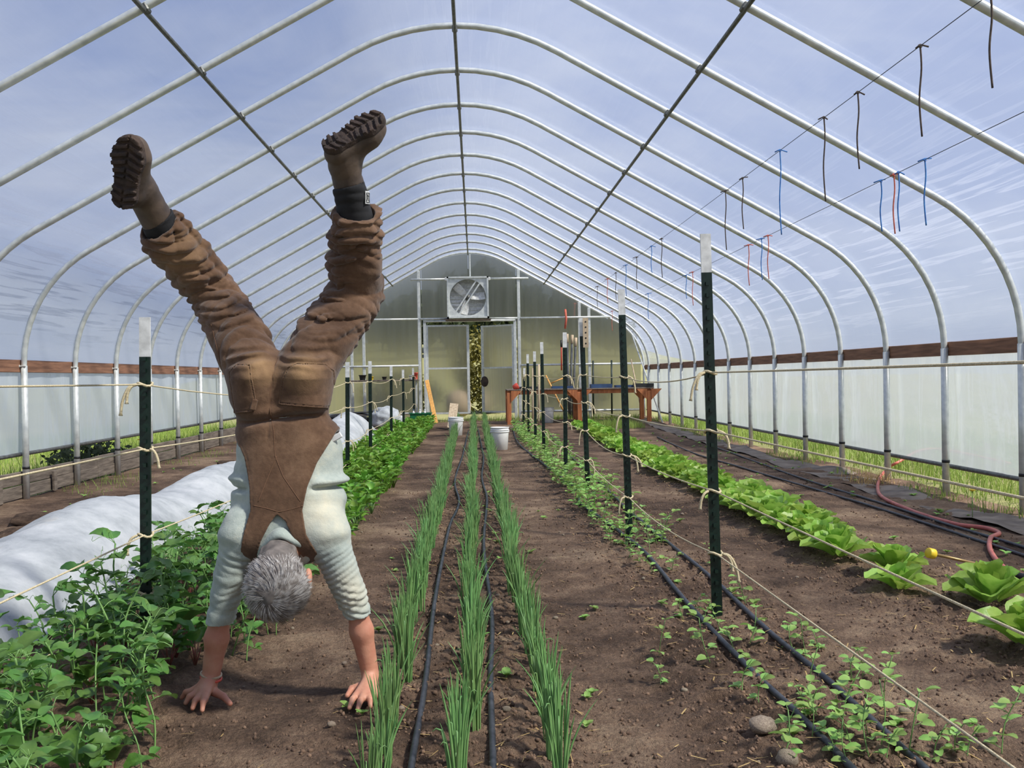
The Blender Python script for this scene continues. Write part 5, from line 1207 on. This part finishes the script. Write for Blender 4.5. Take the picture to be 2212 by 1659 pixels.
# hair: under-layer and strands
hd = lambda P: ell(P, hp(0, .018, -.016), HAX, A((.098, .112, .110)))
cutn = fD*.80-cD*.60; cutn /= np.linalg.norm(cutn)
nape0, nape1 = hp(0, -.01, -.062), hp(0, -.05, -.035)*.62+neckb*.38+A((0, -.02, -.005))
def hair_sd(P): return smin(np.maximum(hd(P)-(vnoise(P*35, 91)-.5)*.014, (P-Hc_)@cutn-.042-(vnoise(P*50, 92)-.5)*.02), cap(P, nape0, nape1, .070, .068)-(vnoise(P*45, 93)-.5)*.014, .02)
hair = link('hair', nets(hair_sd, Hc_-.16, Hc_+.16, .004, 'hair'), person, MT['hair_base']); hair['label'] = 'short tousled grey hair'
whorl = hp(-.012, .085, -.075); wn = (whorl-hp(0, .018, -.016)); wn /= np.linalg.norm(wn)
N = 5200; dv_ = RNG.normal(size=(N*2, 3)); dv_ /= np.linalg.norm(dv_, axis=1)[:, None]; pt = hp(0, .018, -.016)+((dv_@np.linalg.inv(np.diag([1, 1, 1])))*A((1, 1, 1)))@np.eye(3)*0
pt = hp(0, .018, -.016)+(dv_[:, :1]*sD*.098+dv_[:, 1:2]*cD*.112+dv_[:, 2:]*fD*.110)*.985
keep = ((pt-Hc_)@cutn < .036) & (np.linalg.norm(pt-whorl, axis=1) > .010); pt = pt[keep][:N]
nn = (pt-hp(0, .018, -.016)); nn /= np.linalg.norm(nn, axis=1)[:, None]
tg = pt-whorl; tg -= nn*(tg*nn).sum(1)[:, None]; tg /= np.linalg.norm(tg, axis=1)[:, None]; sw = np.cross(nn, tg)
fl_ = tg+sw*(.45+.9*(vnoise(pt*28, 95)-.5)[:, None]*2)+A((0, 0, -.35)); fl_ -= nn*(fl_*nn).sum(1)[:, None]; fl_ /= np.linalg.norm(fl_, axis=1)[:, None]
sd_ = np.cross(nn, fl_); ln = RNG.uniform(.035, .062, len(pt))[:, None]; lift = (.10+.22*vnoise(pt*24, 96)[:, None]+RNG.uniform(-.06, .08, (len(pt), 1))); w0 = RNG.uniform(.0009, .0018, len(pt))[:, None]
rows = [(0, 1.), (.4, 1.), (.75, .8), (1., .15)]; VV = []
for t, wd in rows:
    c_ = pt+fl_*ln*t+nn*(ln*lift*t*(1-.45*t))+sd_*ln*.12*t*t; VV += [c_-sd_*w0*wd, c_+sd_*w0*wd]
VV = np.stack(VV, 1).reshape(-1, 3); bi = np.arange(len(pt))[:, None]*8; FF = np.concatenate([np.concatenate([bi+2*k, bi+2*k+1, bi+2*k+3, bi+2*k+2], 1) for k in range(3)])
link('hair_strands', npmesh('hair_strands', VV, FF), hair, MT['hair'])['kind'] = 'stuff'
# bracelets
for px, py, mt, r in ((456, 1456, 'pale_wood', .0045), (456, 1464, 'red_pl', .005)):
    c_ = Vector(Wp(px, py, 3.66)); ax = Vector(wrL-elL).normalized(); u = ax.orthogonal().normalized(); v_ = ax.cross(u)
    MB().tube([c_+(u*math.cos(a)+v_*math.sin(a))*.0365 for a in np.linspace(0, 2*PI, 22)], r, 6, False).build('bracelet', MT[mt], person, True)
# boots
def boot(Hp, Tp, nhint, shaft_end, cut, lab, badge=None):
    l = Tp-Hp; l /= np.linalg.norm(l); n = A(nhint); n -= l*(n@l); n /= np.linalg.norm(n); u = -n; w = np.cross(l, u); k = np.linalg.norm(Tp-Hp)/.29
    Lq = lambda a, b, c: Hp+(l*a+w*b+u*c)*k
    ank = Lq(.062, 0, .118); ax = shaft_end-ank; SL_ = np.linalg.norm(ax)
    def up_(P):
        d = smins([cap(P, Lq(.048, 0, .055), Lq(.06, 0, .11), .050*k, .053*k), cap(P, Lq(.055, 0, .048), Lq(.2, 0, .046), .048*k, .056*k), cap(P, Lq(.2, 0, .046), Lq(.238, 0, .040), .056*k, .043*k), cap(P, ank, Lq(.165, 0, .062), .052*k, .045*k), cap(P, ank, shaft_end, .053, .064)], .028)
        d -= (vnoise(P*14, 7)-.5)*.006+folds(P, ank, shaft_end, .05, .005, 1.2, 17); t = ((P-Hp)@u); d = np.maximum(d, .010-t); return np.maximum(d, ((P-ank)@ax)/SL_-SL_*cut-.25*((P-ank)@w))
    def neo(P): d = cap(P, ank, shaft_end+ax*.2, .055, .069)-folds(P, ank, shaft_end, .045, .006, 1., 19); return np.maximum(d, -(((P-ank)@ax)/SL_-SL_*cut+.004-.25*((P-ank)@w)))
    def sole(P):
        q = P-Hp; a = q@l/k; b = q@w/k; t = q@u/k; Q = np.stack([a, b, 0*a], -1)
        o = smins([cap(Q, A((.052, 0, 0)), A((.11, 0, 0)), .050, .044), cap(Q, A((.11, 0, 0)), A((.20, .004, 0)), .044, .062), cap(Q, A((.20, .004, 0)), A((.238, .002, 0)), .062, .050)], .015)
        zz = a*210+np.abs(b)*70*np.where(a > .12, 1, -1)+(vnoise(P*40, 3)-.5)*1.4; lug = np.where((np.sin(zz) > -.25) & (np.abs(b-.002) > .0035*(a > .0)), .011, .0)*np.where((a > .085) & (a < .115), .2, 1)
        return np.maximum(o, np.maximum(t-.022, -t-lug+(vnoise(P*60, 5)-.5)*.004))*k
    b_ = np.array([Hp, Tp, ank, shaft_end]); lo = b_.min(0)-.13; hi = b_.max(0)+.13
    o = link('boot', nets(up_, lo, hi, .0042, 'boot'), person, MT['boot']); o['label'] = lab
    link('boot_shaft', nets(neo, lo, hi, .0045, 'boot_shaft'), o, MT['neoprene']); link('boot_sole', nets(sole, lo, hi, .0030, 'boot_sole'), o, MT['sole'])
    if badge:
        p, g = march(neo, *badge); g_ = Vector(g); uu = Vector((-.12, .25, .95)); uu = (uu-g_*uu.dot(g_)).normalized(); rr = uu.cross(g_); R = Matrix((rr, g_, uu)).transposed()
        c_ = Vector(p)+g_*.001; R = R @ Matrix.Rotation(-.32, 3, 'Y')
        bd = MB().box((0, 0, 0), (.034, .003, .047), R, .001).build('boot_badge', MT['twhite'], o); bd.location = c_; bd['label'] = 'small white diamond-edged badge with dark emblem'
        mb = MB()
        for x0, z0, x1, z1 in ((-.012, -.017, .012, -.017), (.012, -.017, .012, .017), (.012, .017, -.012, .017), (-.012, .017, -.012, -.017), (-.007, -.012, .0, .004), (.0, .004, .007, -.012), (-.007, .012, .007, .004), (-.006, .004, .006, .012)): mb.bar(R @ Vector((x0, .0022, z0)), R @ Vector((x1, .0022, z1)), .0022, .0014, g_)
        mb.build('badge_emblem', MT['clip'], o).location = c_
boot(Wp(264, 452, 3.47), Wp(284, 291, 3.37), (-.10, -.97, -.12), ankL+(ankL-kneL)*-.12, .72, 'muddy brown rubber boot with sole turned to the viewer')
boot(Wp(698, 322, 3.50), Wp(829, 246, 3.56), (-.30, -.80, .50), ankR+(ankR-kneR)*-.1, .40, 'muddy brown rubber boot with black shaft and badge', (793, 427))
